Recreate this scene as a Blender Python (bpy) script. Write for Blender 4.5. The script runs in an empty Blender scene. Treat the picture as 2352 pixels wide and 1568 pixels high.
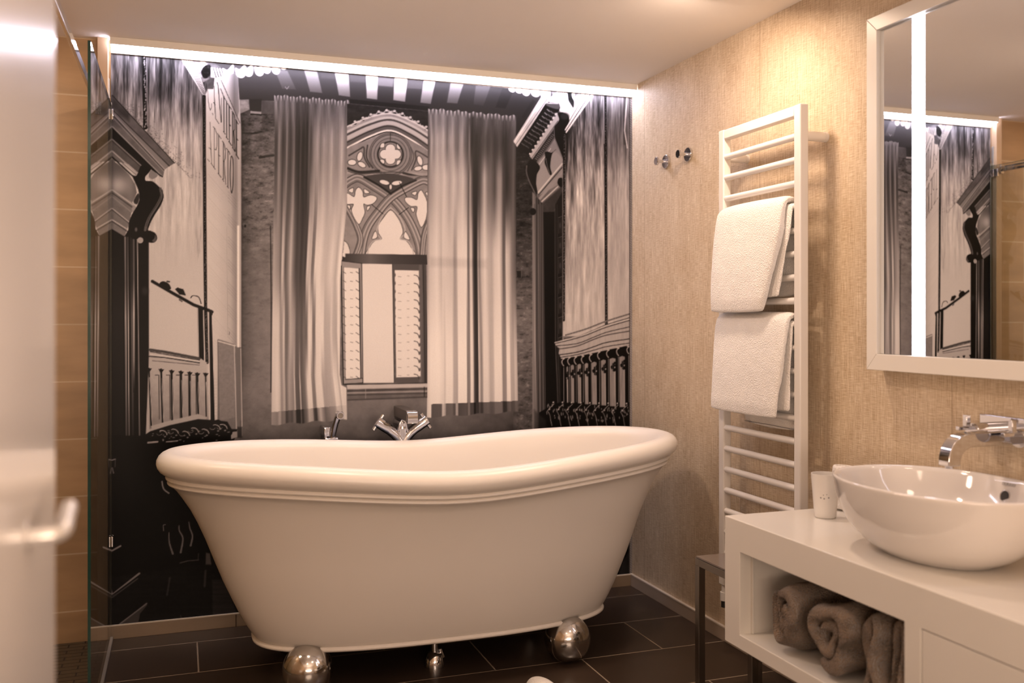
# Hotel bathroom: roll-top bath in front of a black-and-white photo wall, towel radiator, vanity, mirror.
# World: x to the right along the picture wall, y towards it, z up, metres. Picture wall y = 0, papered wall x = 0.
import bpy, bmesh, math, random
from mathutils import Vector, Matrix, noise
import numpy as np
PI = math.pi
random.seed(3)
SC = bpy.context.scene
COL = SC.collection
SC.view_settings.view_transform = 'Standard'
SC.view_settings.look = 'None'
SC.view_settings.exposure = 0.0
SC.view_settings.gamma = 1.0
CAMX, CAMY, CAMZ, YAW, FPX, HORIZON = -1.970, -3.948, 1.235, math.radians(19.3), 2175.0, 729.0

def lin(r, g, b):
    f = lambda c: (c/255/12.92) if c/255 <= .04045 else ((c/255+.055)/1.055)**2.4
    return (f(r), f(g), f(b), 1)

# ------------------------------------------------------------------ materials
def newmat(name):
    m = bpy.data.materials.new(name); m.use_nodes = True
    nt = m.node_tree; nt.nodes.clear()
    out = nt.nodes.new('ShaderNodeOutputMaterial')
    return m, nt, out
def N(nt, kind, **kw):
    n = nt.nodes.new('ShaderNode'+kind)
    for k, v in kw.items():
        if hasattr(n, k) and not k.startswith('i_'): setattr(n, k, v)
        else: n.inputs[k.replace('i_', '').replace('_', ' ')].default_value = v
    return n
def L(nt, a, ao, b, bi): nt.links.new(a.outputs[ao], b.inputs[bi])
def ramp(nt, stops):
    r = nt.nodes.new('ShaderNodeValToRGB'); e = r.color_ramp.elements
    e[0].position, e[0].color = stops[0]; e[1].position, e[1].color = stops[-1]
    for p, c in stops[1:-1]:
        x = e.new(p); x.color = c
    return r
def simple(name, col, rough=.5, metal=0, var=.03, vscale=6, bump=0, bscale=60, coat=0, sheen=0, detail=3):
    """Principled with a faint procedural tone variation and optional noise bump."""
    m, nt, out = newmat(name)
    b = N(nt, 'BsdfPrincipled'); b.inputs['Roughness'].default_value = rough; b.inputs['Metallic'].default_value = metal
    if coat: b.inputs['Coat Weight'].default_value = coat; b.inputs['Coat Roughness'].default_value = .08
    if sheen: b.inputs['Sheen Weight'].default_value = sheen; b.inputs['Sheen Roughness'].default_value = .5
    tc = N(nt, 'TexCoord'); nz = N(nt, 'TexNoise'); nz.inputs['Scale'].default_value = vscale; nz.inputs['Detail'].default_value = detail
    L(nt, tc, 'Object', nz, 'Vector')
    r = ramp(nt, [(.3, tuple(c*(1-var) for c in col[:3])+(1,)), (.7, tuple(min(1, c*(1+var)) for c in col[:3])+(1,))])
    L(nt, nz, 'Fac', r, 'Fac'); L(nt, r, 'Color', b, 'Base Color')
    if bump:
        n2 = N(nt, 'TexNoise'); n2.inputs['Scale'].default_value = bscale; n2.inputs['Detail'].default_value = 4
        L(nt, tc, 'Object', n2, 'Vector')
        bp = N(nt, 'Bump'); bp.inputs['Strength'].default_value = bump; bp.inputs['Distance'].default_value = .004
        L(nt, n2, 'Fac', bp, 'Height'); L(nt, bp, 'Normal', b, 'Normal')
    L(nt, b, 'BSDF', out, 'Surface')
    return m
def emit(name, col, strength):
    m, nt, out = newmat(name)
    e = N(nt, 'Emission'); e.inputs['Color'].default_value = col; e.inputs['Strength'].default_value = strength
    L(nt, e, 'Emission', out, 'Surface'); return m

M = {}
M['enamel'] = simple('matt_bath_enamel', (.80, .765, .72, 1), .33, var=.012, vscale=3)
M['ceramic'] = simple('glazed_ceramic', (.72, .69, .665, 1), .06, var=.01, coat=.5)
M['lacquer'] = simple('satin_lacquer', (.69, .665, .62, 1), .22, var=.012, vscale=5)
M['frame'] = simple('mirror_frame_lacquer', (.74, .71, .66, 1), .3, var=.012, vscale=5)
M['radiator'] = simple('radiator_enamel', (.70, .675, .65, 1), .24, var=.01)
M['ceiling'] = simple('ceiling_paint', (.86, .825, .79, 1), .8, var=.015, vscale=2, bump=.05, bscale=90)
M['chrome'] = simple('chrome', (.68, .68, .71, 1), .07, 1, var=.02)
M['ball'] = simple('worn_chrome', (.62, .60, .58, 1), .13, 1, var=.12, vscale=14)
M['steel'] = simple('brushed_steel', (.30, .27, .24, 1), .28, 1, var=.05)
M['tan'] = simple('tan_tile_edge', lin(196, 170, 142), .35, var=.05)
M['door'] = simple('door_satin_lacquer', (.74, .71, .69, 1), .22, var=.01, coat=.3)
M['doorhandle'] = simple('door_handle_satin', (.66, .64, .62, 1), .25, .5, var=.02)
M['dark'] = simple('dark_hole', (.03, .028, .026, 1), .5)
M['slit'] = simple('shadow_gap', (.22, .19, .16, 1), .6)
M['stooltop'] = simple('smoked_stool_top', (.16, .13, .11, 1), .12, var=.05, coat=.4)
M['grey_print'] = simple('grey_print', (.25, .24, .24, 1), .4)
M['white_plastic'] = simple('white_plastic', (.72, .70, .68, 1), .35)
M['black_plastic'] = simple('black_plastic', (.03, .03, .03, 1), .35)
M['cup'] = simple('beaker_ceramic', (.74, .72, .69, 1), .3, var=.01)
M['led'] = emit('led_diffuser', (.86, .82, 1, 1), 36)
M['mirrorled'] = emit('mirror_light', (.90, .87, 1, 1), 11)
M['profdark'] = simple('dull_profile', (.36, .35, .29, 1), .35, .6)
M['prof'] = simple('aluminium_profile', (.72, .70, .66, 1), .3, .8)

def terry(name, col, var, bump, dist=.004):
    m, nt, out = newmat(name)
    b = N(nt, 'BsdfPrincipled'); b.inputs['Roughness'].default_value = .95
    b.inputs['Sheen Weight'].default_value = .35; b.inputs['Sheen Roughness'].default_value = .45
    tc = N(nt, 'TexCoord')
    n1 = N(nt, 'TexNoise'); n1.inputs['Scale'].default_value = 220; n1.inputs['Detail'].default_value = 3
    n2 = N(nt, 'TexNoise'); n2.inputs['Scale'].default_value = 26; n2.inputs['Detail'].default_value = 4
    v = N(nt, 'TexVoronoi'); v.inputs['Scale'].default_value = 260
    for n in (n1, n2, v): L(nt, tc, 'Object', n, 'Vector')
    r = ramp(nt, [(.3, tuple(c*(1-var) for c in col)+(1,)), (.7, tuple(min(1, c*(1+var)) for c in col)+(1,))])
    L(nt, n2, 'Fac', r, 'Fac'); L(nt, r, 'Color', b, 'Base Color')
    ad = N(nt, 'Math', operation='ADD'); L(nt, n1, 'Fac', ad, 0); L(nt, v, 'Distance', ad, 1)
    ad2 = N(nt, 'Math', operation='ADD'); L(nt, ad, 'Value', ad2, 0); L(nt, n2, 'Fac', ad2, 1)
    bp = N(nt, 'Bump'); bp.inputs['Strength'].default_value = bump; bp.inputs['Distance'].default_value = dist
    L(nt, ad2, 'Value', bp, 'Height'); L(nt, bp, 'Normal', b, 'Normal')
    L(nt, b, 'BSDF', out, 'Surface'); return m
M['terry'] = terry('white_terry', (.80, .775, .75), .03, .55)
M['brown_terry'] = terry('brown_terry', (.245, .165, .108), .38, 1, .012)

def wallpaper():
    m, nt, out = newmat('woven_wallpaper')
    b = N(nt, 'BsdfPrincipled'); b.inputs['Roughness'].default_value = .55
    b.inputs['Specular IOR Level'].default_value = .35
    tc = N(nt, 'TexCoord')
    def nz(sy, sz, sc, det=3):
        mp = N(nt, 'Mapping'); mp.inputs['Scale'].default_value = (1, sy, sz); L(nt, tc, 'Object', mp, 'Vector')
        n = N(nt, 'TexNoise'); n.inputs['Scale'].default_value = sc; n.inputs['Detail'].default_value = det
        L(nt, mp, 'Vector', n, 'Vector'); return n
    warp = nz(430, 26, 1, 2); weft = nz(30, 430, 1, 2); blot = nz(9, 5, 1, 3); slub = nz(190, 5, 1, 3)
    a = N(nt, 'Math', operation='ADD'); L(nt, warp, 'Fac', a, 0); L(nt, weft, 'Fac', a, 1)
    a2 = N(nt, 'Math', operation='MULTIPLY_ADD'); L(nt, blot, 'Fac', a2, 0); a2.inputs[1].default_value = .5; L(nt, a, 'Value', a2, 2)
    a3 = N(nt, 'Math', operation='MULTIPLY_ADD'); L(nt, slub, 'Fac', a3, 0); a3.inputs[1].default_value = .7; L(nt, a2, 'Value', a3, 2)
    d = N(nt, 'Math', operation='MULTIPLY'); L(nt, a3, 'Value', d, 0); d.inputs[1].default_value = 1/3.2
    r = ramp(nt, [(.38, (.41, .30, .185, 1)), (.47, (.55, .43, .295, 1)), (.54, (.64, .525, .38, 1)), (.62, (.76, .65, .51, 1))])
    L(nt, d, 'Value', r, 'Fac')
    # vertical joints between the paper lengths
    sp = N(nt, 'SeparateXYZ'); L(nt, tc, 'Object', sp, 'Vector')
    md = N(nt, 'Math', operation='PINGPONG'); ad = N(nt, 'Math', operation='ADD'); L(nt, sp, 'Y', ad, 0); ad.inputs[1].default_value = 1.024+.9*4
    L(nt, ad, 'Value', md, 0); md.inputs[1].default_value = .45
    lt = N(nt, 'Math', operation='LESS_THAN'); L(nt, md, 'Value', lt, 0); lt.inputs[1].default_value = .0012
    mx = N(nt, 'MixRGB'); L(nt, lt, 'Value', mx, 'Fac'); L(nt, r, 'Color', mx, 'Color1'); mx.inputs['Color2'].default_value = (.34, .25, .16, 1)
    L(nt, mx, 'Color', b, 'Base Color')
    bp = N(nt, 'Bump'); bp.inputs['Strength'].default_value = .35; bp.inputs['Distance'].default_value = .002
    L(nt, a, 'Value', bp, 'Height'); L(nt, bp, 'Normal', b, 'Normal')
    L(nt, b, 'BSDF', out, 'Surface'); return m
M['paper'] = wallpaper()

def tiles(name, plane, bw, rh, off, org, c1, c2, grout, gw, rough, noise_sc=(3, 1.2), bump=.15):
    """Brick-texture tiles. plane 'xy' floor, 'xz' back wall, 'yz' side wall; org = a joint corner."""
    m, nt, out = newmat(name)
    b = N(nt, 'BsdfPrincipled'); b.inputs['Roughness'].default_value = rough
    tc = N(nt, 'TexCoord'); sp = N(nt, 'SeparateXYZ'); L(nt, tc, 'Object', sp, 'Vector')
    cb = N(nt, 'CombineXYZ')
    for k, ax in enumerate(plane):
        s = N(nt, 'Math', operation='SUBTRACT'); L(nt, sp, ax.upper(), s, 0); s.inputs[1].default_value = org[k]
        L(nt, s, 'Value', cb, 'XY'[k])
    br = N(nt, 'TexBrick'); br.offset = off; br.offset_frequency = 2
    br.inputs['Scale'].default_value = 1; br.inputs['Brick Width'].default_value = bw; br.inputs['Row Height'].default_value = rh
    br.inputs['Mortar Size'].default_value = gw; br.inputs['Mortar Smooth'].default_value = .1; br.inputs['Bias'].default_value = 0
    br.inputs['Color1'].default_value = c1; br.inputs['Color2'].default_value = c2; br.inputs['Mortar'].default_value = grout
    L(nt, cb, 'Vector', br, 'Vector')
    mp = N(nt, 'Mapping'); mp.inputs['Scale'].default_value = (noise_sc[0], noise_sc[0], noise_sc[0]*4); L(nt, tc, 'Object', mp, 'Vector')
    nz = N(nt, 'TexNoise'); nz.inputs['Scale'].default_value = noise_sc[1]; nz.inputs['Detail'].default_value = 5; L(nt, mp, 'Vector', nz, 'Vector')
    mx = N(nt, 'MixRGB'); mx.blend_type = 'MULTIPLY'; mx.inputs['Fac'].default_value = 1
    rr = ramp(nt, [(.3, (.82, .82, .82, 1)), (.7, (1.08, 1.08, 1.08, 1))]); L(nt, nz, 'Fac', rr, 'Fac')
    L(nt, br, 'Color', mx, 'Color1'); L(nt, rr, 'Color', mx, 'Color2'); L(nt, mx, 'Color', b, 'Base Color')
    rg = N(nt, 'MapRange'); rg.inputs['To Min'].default_value = rough; rg.inputs['To Max'].default_value = .85; L(nt, br, 'Fac', rg, 'Value'); L(nt, rg, 'Result', b, 'Roughness')
    iv = N(nt, 'Math', operation='SUBTRACT'); iv.inputs[0].default_value = 1; L(nt, br, 'Fac', iv, 1)
    bp = N(nt, 'Bump'); bp.inputs['Strength'].default_value = bump; bp.inputs['Distance'].default_value = .002; L(nt, iv, 'Value', bp, 'Height')
    L(nt, bp, 'Normal', b, 'Normal')
    L(nt, b, 'BSDF', out, 'Surface'); return m
M['floor'] = tiles('dark_floor_tiles', 'xy', .655, .326, .5, (-.60, -.80-.326*12), (.046, .031, .022, 1), (.055, .037, .027, 1), (.30, .24, .18, 1), .0028, .30)
M['walltile'] = tiles('shower_wall_tiles', 'xz', .66, .218, .5, (-2.46, .119-.218), (.50, .345, .20, 1), (.46, .315, .185, 1), (.62, .50, .36, 1), .0030, .30)
M['walltile_side'] = tiles('shower_side_tiles', 'yz', .66, .218, .5, (-.2, .119-.218), (.50, .345, .20, 1), (.46, .315, .185, 1), (.62, .50, .36, 1), .0030, .30)
M['showerfloor'] = tiles('shower_mosaic', 'xy', .11, .035, .5, (0, 0), (.055, .045, .030, 1), (.075, .06, .04, 1), (.03, .024, .018, 1), .003, .35)
M['skirt'] = tiles('skirting_tile', 'xz', .66, .5, 0, (-1.76, -.2), (.30, .225, .165, 1), (.31, .235, .17, 1), (.12, .09, .07, 1), .003, .3)
M['skirt_top'] = simple('skirting_seal', (.66, .59, .50, 1), .45)
M['skirt_right'] = simple('skirting_right', (.42, .34, .27, 1), .35, var=.05)

def glass_mat():
    """Thin clear pane: see-through with mirror reflection growing towards grazing angles."""
    m, nt, out = newmat('clear_glass')
    t = N(nt, 'BsdfTransparent'); t.inputs['Color'].default_value = (.84, .88, .82, 1)
    g = N(nt, 'BsdfGlossy'); g.inputs['Roughness'].default_value = .0; g.inputs['Color'].default_value = (1, 1, 1, 1)
    nz = N(nt, 'TexNoise'); nz.inputs['Scale'].default_value = 1.5
    bp = N(nt, 'Bump'); bp.inputs['Strength'].default_value = .004; L(nt, nz, 'Fac', bp, 'Height')
    f = N(nt, 'Fresnel'); f.inputs['IOR'].default_value = 1.52
    a = N(nt, 'Math', operation='ADD'); L(nt, f, 'Fac', a, 0); a.inputs[1].default_value = 1     # two faces of one pane: 2F / (1+F)
    d = N(nt, 'Math', operation='DIVIDE'); L(nt, f, 'Fac', d, 0); L(nt, a, 'Value', d, 1)
    e = N(nt, 'Math', operation='MULTIPLY'); L(nt, d, 'Value', e, 0); e.inputs[1].default_value = 2
    mx = N(nt, 'MixShader'); L(nt, e, 'Value', mx, 'Fac'); L(nt, t, 'BSDF', mx, 1); L(nt, g, 'BSDF', mx, 2)
    L(nt, mx, 'Shader', out, 'Surface'); return m
M['glass'] = glass_mat()
M['glassedge'] = simple('green_glass_edge', (.010, .050, .040, 1), .08, var=.3, vscale=3, coat=.6)
def mirror_mat():
    m, nt, out = newmat('mirror_silver')
    g = N(nt, 'BsdfGlossy'); g.inputs['Roughness'].default_value = .0; g.inputs['Color'].default_value = (.90, .90, .89, 1)
    L(nt, g, 'BSDF', out, 'Surface'); return m
M['mirror'] = mirror_mat()

# ------------------------------------------------------------------ geometry helpers
def finish(name, bm, mat, parent=None, smooth=True, bevel=0, subsurf=0, segs=3, angle=40):
    bmesh.ops.recalc_face_normals(bm, faces=bm.faces)
    me = bpy.data.meshes.new(name); bm.to_mesh(me); bm.free()
    o = bpy.data.objects.new(name, me); COL.objects.link(o)
    if isinstance(mat, str): mat = M[mat]
    me.materials.append(mat)
    if smooth:
        for p in me.polygons: p.use_smooth = True
        try: me.set_sharp_from_angle(angle=math.radians(angle))
        except Exception: pass
    if bevel:
        b = o.modifiers.new('bevel', 'BEVEL'); b.width = bevel; b.segments = segs; b.limit_method = 'ANGLE'; b.angle_limit = math.radians(40)
        b.harden_normals = False
    if subsurf:
        s = o.modifiers.new('sub', 'SUBSURF'); s.levels = subsurf; s.render_levels = subsurf
    if parent is not None:
        o.parent = parent; o.matrix_parent_inverse = Matrix.Translation(-Vector(parent.location))
    return o
def box(bm, x0, x1, y0, y1, z0, z1):
    v = [bm.verts.new((x, y, z)) for z in (z0, z1) for y in (y0, y1) for x in (x0, x1)]
    for f in ((0, 1, 3, 2), (4, 5, 7, 6), (0, 1, 5, 4), (2, 3, 7, 6), (0, 2, 6, 4), (1, 3, 7, 5)):
        bm.faces.new([v[i] for i in f])
def frame_axes(d):
    d = Vector(d).normalized(); u = Vector((0, 0, 1)) if abs(d.z) < .9 else Vector((1, 0, 0))
    a = d.cross(u).normalized(); return a, d.cross(a).normalized()
def tube(bm, pts, r, n=20, caps=True, flat=None):
    """Sweep a circle (or ellipse/rounded rectangle via flat=(ra, rb, exponent)) along pts; r scalar or list."""
    pts = [Vector(p) for p in pts]; rings = []
    pa = None
    for i, p in enumerate(pts):
        d = (pts[min(i+1, len(pts)-1)]-pts[max(i-1, 0)])
        if pa is None: a, b = frame_axes(d)
        else:
            dn = d.normalized(); a = (pa-dn*pa.dot(dn)).normalized(); b = dn.cross(a).normalized()
        pa = a
        rr = r[i] if isinstance(r, (list, tuple)) else r
        ring = []
        for k in range(n):
            t = 2*PI*k/n; c, s = math.cos(t), math.sin(t)
            if flat:
                e = 2/flat[2]; c = math.copysign(abs(c)**e, c)*flat[0]; s = math.copysign(abs(s)**e, s)*flat[1]
            ring.append(bm.verts.new(p+a*(c*rr)+b*(s*rr)))
        rings.append(ring)
    skin(bm, rings, caps)
def skin(bm, rings, caps=True, closed=True):
    for A, B in zip(rings, rings[1:]):
        n = len(A)
        for k in range(n if closed else n-1):
            bm.faces.new((A[k], A[(k+1) % n], B[(k+1) % n], B[k]))
    if caps:
        bm.faces.new(list(reversed(rings[0]))); bm.faces.new(rings[-1])
def cyl(bm, p, q, r, r2=None, n=24):
    tube(bm, [p, q], [r, r if r2 is None else r2], n)
def lathe(bm, cx, cy, prof, n=40, axis='z', org=0):
    rings = []
    for r, z in prof:
        ring = []
        for k in range(n):
            t = 2*PI*k/n
            if axis == 'z': co = (cx+r*math.cos(t), cy+r*math.sin(t), z)
            elif axis == 'x': co = (z, cx+r*math.cos(t), cy+r*math.sin(t))
            ring.append(bm.verts.new(co))
        rings.append(ring)
    skin(bm, rings)
def sphere(bm, c, r, u=32, v=20):
    bmesh.ops.create_uvsphere(bm, u_segments=u, v_segments=v, radius=r, matrix=Matrix.Translation(c))
def empty(name, loc, label, cat, group=None):
    o = bpy.data.objects.new(name, None); COL.objects.link(o); o.location = loc
    o.empty_display_size = .05
    return tag(o, label, cat, group)
def tag(o, label, cat, group=None):
    o['label'] = label; o['category'] = cat
    if group: o['group'] = group
    return o
def struct(o, label=None):
    o['kind'] = 'structure'
    if label: o['label'] = label
    return o
def bx(name, dims, mat, parent=None, bevel=.002, **k):
    bm = bmesh.new(); box(bm, *dims); return finish(name, bm, mat, parent, bevel=bevel, **k)
def smooth_path(pts, n=6):
    P = [Vector(p) for p in pts]; out = []
    for i in range(len(P)-1):
        a, b, c, d = P[max(i-1, 0)], P[i], P[i+1], P[min(i+2, len(P)-1)]
        for k in range(n):
            t = k/n
            out.append(.5*((2*b)+(-a+c)*t+(2*a-5*b+4*c-d)*t*t+(-a+3*b-3*c+d)*t**3))
    out.append(P[-1]); return out
# ------------------------------------------------------------------ the printed wall picture
# The print is drawn as a grey-tone chart in plain numpy (polygons, strokes, ellipses, cloudy noise) and
# stored on the panel as a colour attribute.  Chart units are image pixels of the camera view.
import numpy as np
AX0, AX1, AY0, AY1 = 222, 1458, 84, 1450
NW, NH = AX1-AX0, AY1-AY0
PX, PY = np.meshgrid(np.arange(AX0, AX1)+0.5, np.arange(AY0, AY1)+0.5)
IMG = np.full((NH, NW), 0.4)
_rng = np.random.RandomState(7)

def vnoise(sx, sy, seed=0, octs=4, gain=0.55):
    out = np.zeros((NH, NW)); amp = 1.0; tot = 0
    for o in range(octs):
        r = np.random.RandomState(seed*31+o)
        gw, gh = int(NW/sx)+3, int(NH/sy)+3
        g = r.rand(gh, gw)
        fx = (PX-AX0)/sx; fy = (PY-AY0)/sy
        ix = fx.astype(int); iy = fy.astype(int); tx = fx-ix; ty = fy-iy
        tx = tx*tx*(3-2*tx); ty = ty*ty*(3-2*ty)
        out += amp*((g[iy, ix]*(1-tx)+g[iy, ix+1]*tx)*(1-ty)+(g[iy+1, ix]*(1-tx)+g[iy+1, ix+1]*tx)*ty)
        tot += amp; amp *= gain; sx = max(sx/2, 1.01); sy = max(sy/2, 1.01)
    return out/tot*2-1

def sub(pts, m):
    xs = [p[0] for p in pts]; ys = [p[1] for p in pts]
    x0 = max(0, int(min(xs)-m-AX0)); x1 = min(NW, int(max(xs)+m-AX0)+2)
    y0 = max(0, int(min(ys)-m-AY0)); y1 = min(NH, int(max(ys)+m-AY0)+2)
    return (slice(y0, y1), slice(x0, x1)) if x1 > x0 and y1 > y0 else None

def put(s, cov, val, a=1.0):
    v = val(PX[s], PY[s]) if callable(val) else (val[s] if isinstance(val, np.ndarray) else val)
    IMG[s] = IMG[s]*(1-cov*a)+v*cov*a

def segdist(X, Y, p, q):
    dx, dy = q[0]-p[0], q[1]-p[1]
    L = dx*dx+dy*dy
    t = np.clip(((X-p[0])*dx+(Y-p[1])*dy)/(L if L > 1e-9 else 1), 0, 1)
    return np.hypot(X-p[0]-t*dx, Y-p[1]-t*dy), t

def poly_cov(pts, soft, s):
    X, Y = PX[s], PY[s]
    d = np.full(X.shape, 1e9); ins = np.zeros(X.shape, bool)
    n = len(pts)
    for i in range(n):
        p, q = pts[i], pts[(i+1) % n]
        d = np.minimum(d, segdist(X, Y, p, q)[0])
        if p[1] != q[1]:
            c = ((p[1] > Y) != (q[1] > Y)) & (X < (q[0]-p[0])*(Y-p[1])/(q[1]-p[1])+p[0])
            ins ^= c
    sd = np.where(ins, d, -d)
    return np.clip(sd/soft+0.5, 0, 1)

def poly(pts, val, soft=1.2, a=1.0):
    s = sub(pts, soft+1)
    if s: put(s, poly_cov(pts, soft, s), val, a)

def line(pts, w, val, soft=1.2, a=1.0, w1=None):
    m = max(w, w1 or 0)+soft+1
    s = sub(pts, m)
    if not s: return
    X, Y = PX[s], PY[s]; cov = np.zeros(X.shape); n = len(pts)-1
    for i in range(n):
        d, t = segdist(X, Y, pts[i], pts[i+1])
        ww = w if w1 is None else w+(w1-w)*(i+t)/n
        cov = np.maximum(cov, np.clip((ww/2-d)/soft+0.5, 0, 1))
    put(s, cov, val, a)

def ell(cx, cy, rx, ry, val, soft=1.2, a=1.0, rot=0):
    R = max(rx, ry)+soft+1
    s = sub([(cx-R, cy-R), (cx+R, cy+R)], 0)
    if not s: return
    c, n = np.cos(rot), np.sin(rot)
    X = (PX[s]-cx)*c+(PY[s]-cy)*n; Y = -(PX[s]-cx)*n+(PY[s]-cy)*c
    r = np.hypot(X/rx, Y/ry); d = (1-r)*min(rx, ry)
    put(s, np.clip(d/soft+0.5, 0, 1), val, a)

def ring(cx, cy, r, w, val, soft=1.2, a=1.0):
    R = r+w+soft
    s = sub([(cx-R, cy-R), (cx+R, cy+R)], 0)
    d = np.abs(np.hypot(PX[s]-cx, PY[s]-cy)-r)
    put(s, np.clip((w/2-d)/soft+0.5, 0, 1), val, a)

def cs(pts, n=6, closed=False):
    P = [np.array(p, float) for p in pts]; out = []
    m = len(P)
    rng_ = range(m if closed else m-1)
    for i in rng_:
        if closed: a, b, c, d = P[i-1], P[i], P[(i+1) % m], P[(i+2) % m]
        else: a, b, c, d = P[max(i-1, 0)], P[i], P[i+1], P[min(i+2, m-1)]
        for k in range(n):
            t = k/n
            out.append(tuple(0.5*((2*b)+(-a+c)*t+(2*a-5*b+4*c-d)*t*t+(-a+3*b-3*c+d)*t**3)))
    if not closed: out.append(tuple(P[-1]))
    return out

def tf(x0, y0, k):
    return lambda *pts: [(x0+p[0]/k, y0+p[1]/k) for p in pts]

def vy(*kv):   # tone by height
    ys, vs = kv[0::2], kv[1::2]
    return lambda X, Y: np.interp(Y, ys, vs)

def mul(s_pts, fac, soft=8, a=1.0):
    s = sub(s_pts, soft+1)
    if s:
        cov = poly_cov(s_pts, soft, s); IMG[s] *= 1-cov*a*(1-fac)

N_big = vnoise(60, 60, 1); N_med = vnoise(18, 18, 2); N_fine = vnoise(4, 4, 3, 2)
N_streak = vnoise(7, 90, 4, 4, 0.6); N_streak2 = vnoise(3, 40, 5, 3, .7); N_brick = vnoise(16, 9, 6, 4, .7)
N_wood = vnoise(80, 5, 8)

# ---- rear wall of the pictured room
IMG[:] = 0.46+0.07*N_big+0.06*N_med+0.03*N_fine
s = (PX > 550) & (PX < 640)
IMG[s] = (np.interp(PX, [552, 562, 585, 630], [0.27, 0.36, 0.46, 0.50])+0.09*N_med*np.interp(PY, [230, 560, 700], [1, .8, .3])
          + 0.13*N_brick*np.interp(PY, [250, 500, 620], [1, .7, .12])-0.05*np.interp(PY, [230, 420], [1, 0]))[s]
_w = np.clip((PY-850)/90, 0, 1)*np.clip((PX-556)/14, .75, 1)
IMG = IMG*(1-_w)+_w*(np.interp(PY, [890, 940, 1010], [0.50, .44, .34])+0.06*N_big+0.04*N_med-0.10*np.interp(PX, [1060, 1200], [0, 1]))
s = (PX > 1178) & (PX < 1232)
IMG[s] = (np.interp(PY, [300, 500, 640, 720, 980], [.17, .22, .33, .42, .33])+0.09*N_med+0.06*N_brick)[s]
# ---- pictured ceiling with planks
poly([(440, 110), (1290, 205), (1190, 330), (985, 268), (803, 236), (625, 232), (548, 230), (545, 180)], vy(150, .40, 200, .36, 235, .28, 280, .24, 320, .20), 2)
poly([(803, 228), (985, 245), (985, 258), (803, 240)], .20, 1.5)
line([(805, 239), (985, 256)], 2, .4); line([(805, 246), (985, 263)], 2, .12)
for q, v in (([(631, 160), (660, 163), (680, 206), (648, 204)], .46), ([(697, 157), (727, 160), (740, 214), (712, 211)], .58),
             ([(768, 163), (800, 167), (804, 223), (778, 219)], .70), ([(840, 170), (868, 173), (866, 229), (842, 226)], .85),
             ([(906, 176), (936, 179), (930, 234), (903, 230)], .90), ([(973, 181), (1000, 184), (989, 239), (965, 236)], .80),
             ([(1035, 188), (1065, 190), (1050, 238), (1026, 236)], .66), ([(1093, 192), (1127, 196), (1110, 243), (1087, 240)], .50),
             ([(1155, 198), (1182, 202), (1160, 250), (1138, 247)], .36)):
    poly(q, lambda X, Y, v=v: np.interp(Y, [150, 190, 240], [min(.95, v*1.15), v, v*.62]), 2)
for q, v in (([(868, 176), (905, 180), (902, 200), (867, 197)], .52), ([(936, 180), (972, 184), (968, 205), (934, 203)], .44),
             ([(802, 170), (838, 173), (840, 190), (804, 188)], .42), ([(735, 165), (766, 168), (770, 182), (738, 180)], .40)):
    poly(q, v, 3)
line([(640, 118+34), (1190, 203)], 3, .93, 1.5)
line([(655, 200), (659, 205), (663, 199)], 1.4, .65)
# ---- brick ledge pieces on the rear wall
poly([(548, 229), (571, 229), (573, 252), (550, 262)], .62+.15*N_brick, 1.5)
poly([(573, 228), (601, 228), (600, 256), (574, 256)], .24, 2)
poly([(575, 255), (600, 258), (600, 262), (575, 260)], .66, 1); line([(576, 263), (600, 264)], 3, .12)
poly([(601, 232), (634, 234), (630, 300), (601, 300)], .38+.06*N_med, 3)
line([(556, 306), (580, 307), (600, 303)], 4, .2, 3); line([(597, 362), (612, 359), (628, 357)], 5, .2, 3)
N_crack = vnoise(13, 6, 21, 4, .75); N_crack2 = vnoise(26, 12, 22, 4, .7)
s = (PX > 556) & (PX < 630) & (PY > 262)
IMG[s] += ((-.42*np.clip(N_crack-.12, 0, .5)+.30*np.clip(-N_crack-.2, 0, .4)-.25*np.clip(N_crack2-.15, 0, .4))*np.interp(PY, [262, 480, 600, 800], [1, .9, .35, .15]))[s]
s = (PX > 1186) & (PX < 1228) & (PY > 330)
IMG[s] += (-.30*np.clip(N_crack-.12, 0, .5)+.35*np.clip(-N_crack-.2, 0, .4))[s]
ell(563, 519, 2, 3, .05); line([(621, 520), (623, 700), (622, 900)], 2.4, .10, 1.5, .8)

# ---- left wall cloth panel
poly([(222, 84), (400, 110), (474, 220), (478, 1010), (222, 1010)],
     lambda X, Y: np.interp(Y, [90, 200, 260, 330, 560, 800], [.60, .55, .66, .78, .76, .78]), 2)
s = (PX < 478) & (PY < 620) & ~((PX > 405) & (PY < 130))
IMG[s] += ((0.34*N_streak+0.16*N_streak2)*np.interp(PY, [90, 260, 330, 500, 620], [1, 1, .55, .34, .0])-.10*np.interp(PY, [120, 220, 300], [1, .8, 0]))[s]
s = (PX < 478) & (PX > 225)
IMG[s] -= (np.clip(N_streak-.1, 0, 1)*.45*np.exp(-((PX-455)/16)**2)*np.interp(PY, [400, 560, 680], [0, 1, 0]))[s]
for k in range(260):
    y = 240+_rng.rand()*170; x = 258+(y-215)*.93+_rng.rand()*_rng.rand()*42-2
    ell(x, y, .5+1.3*_rng.rand(), .4+.7*_rng.rand(), .35, 1.6, .45, .8)
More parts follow.
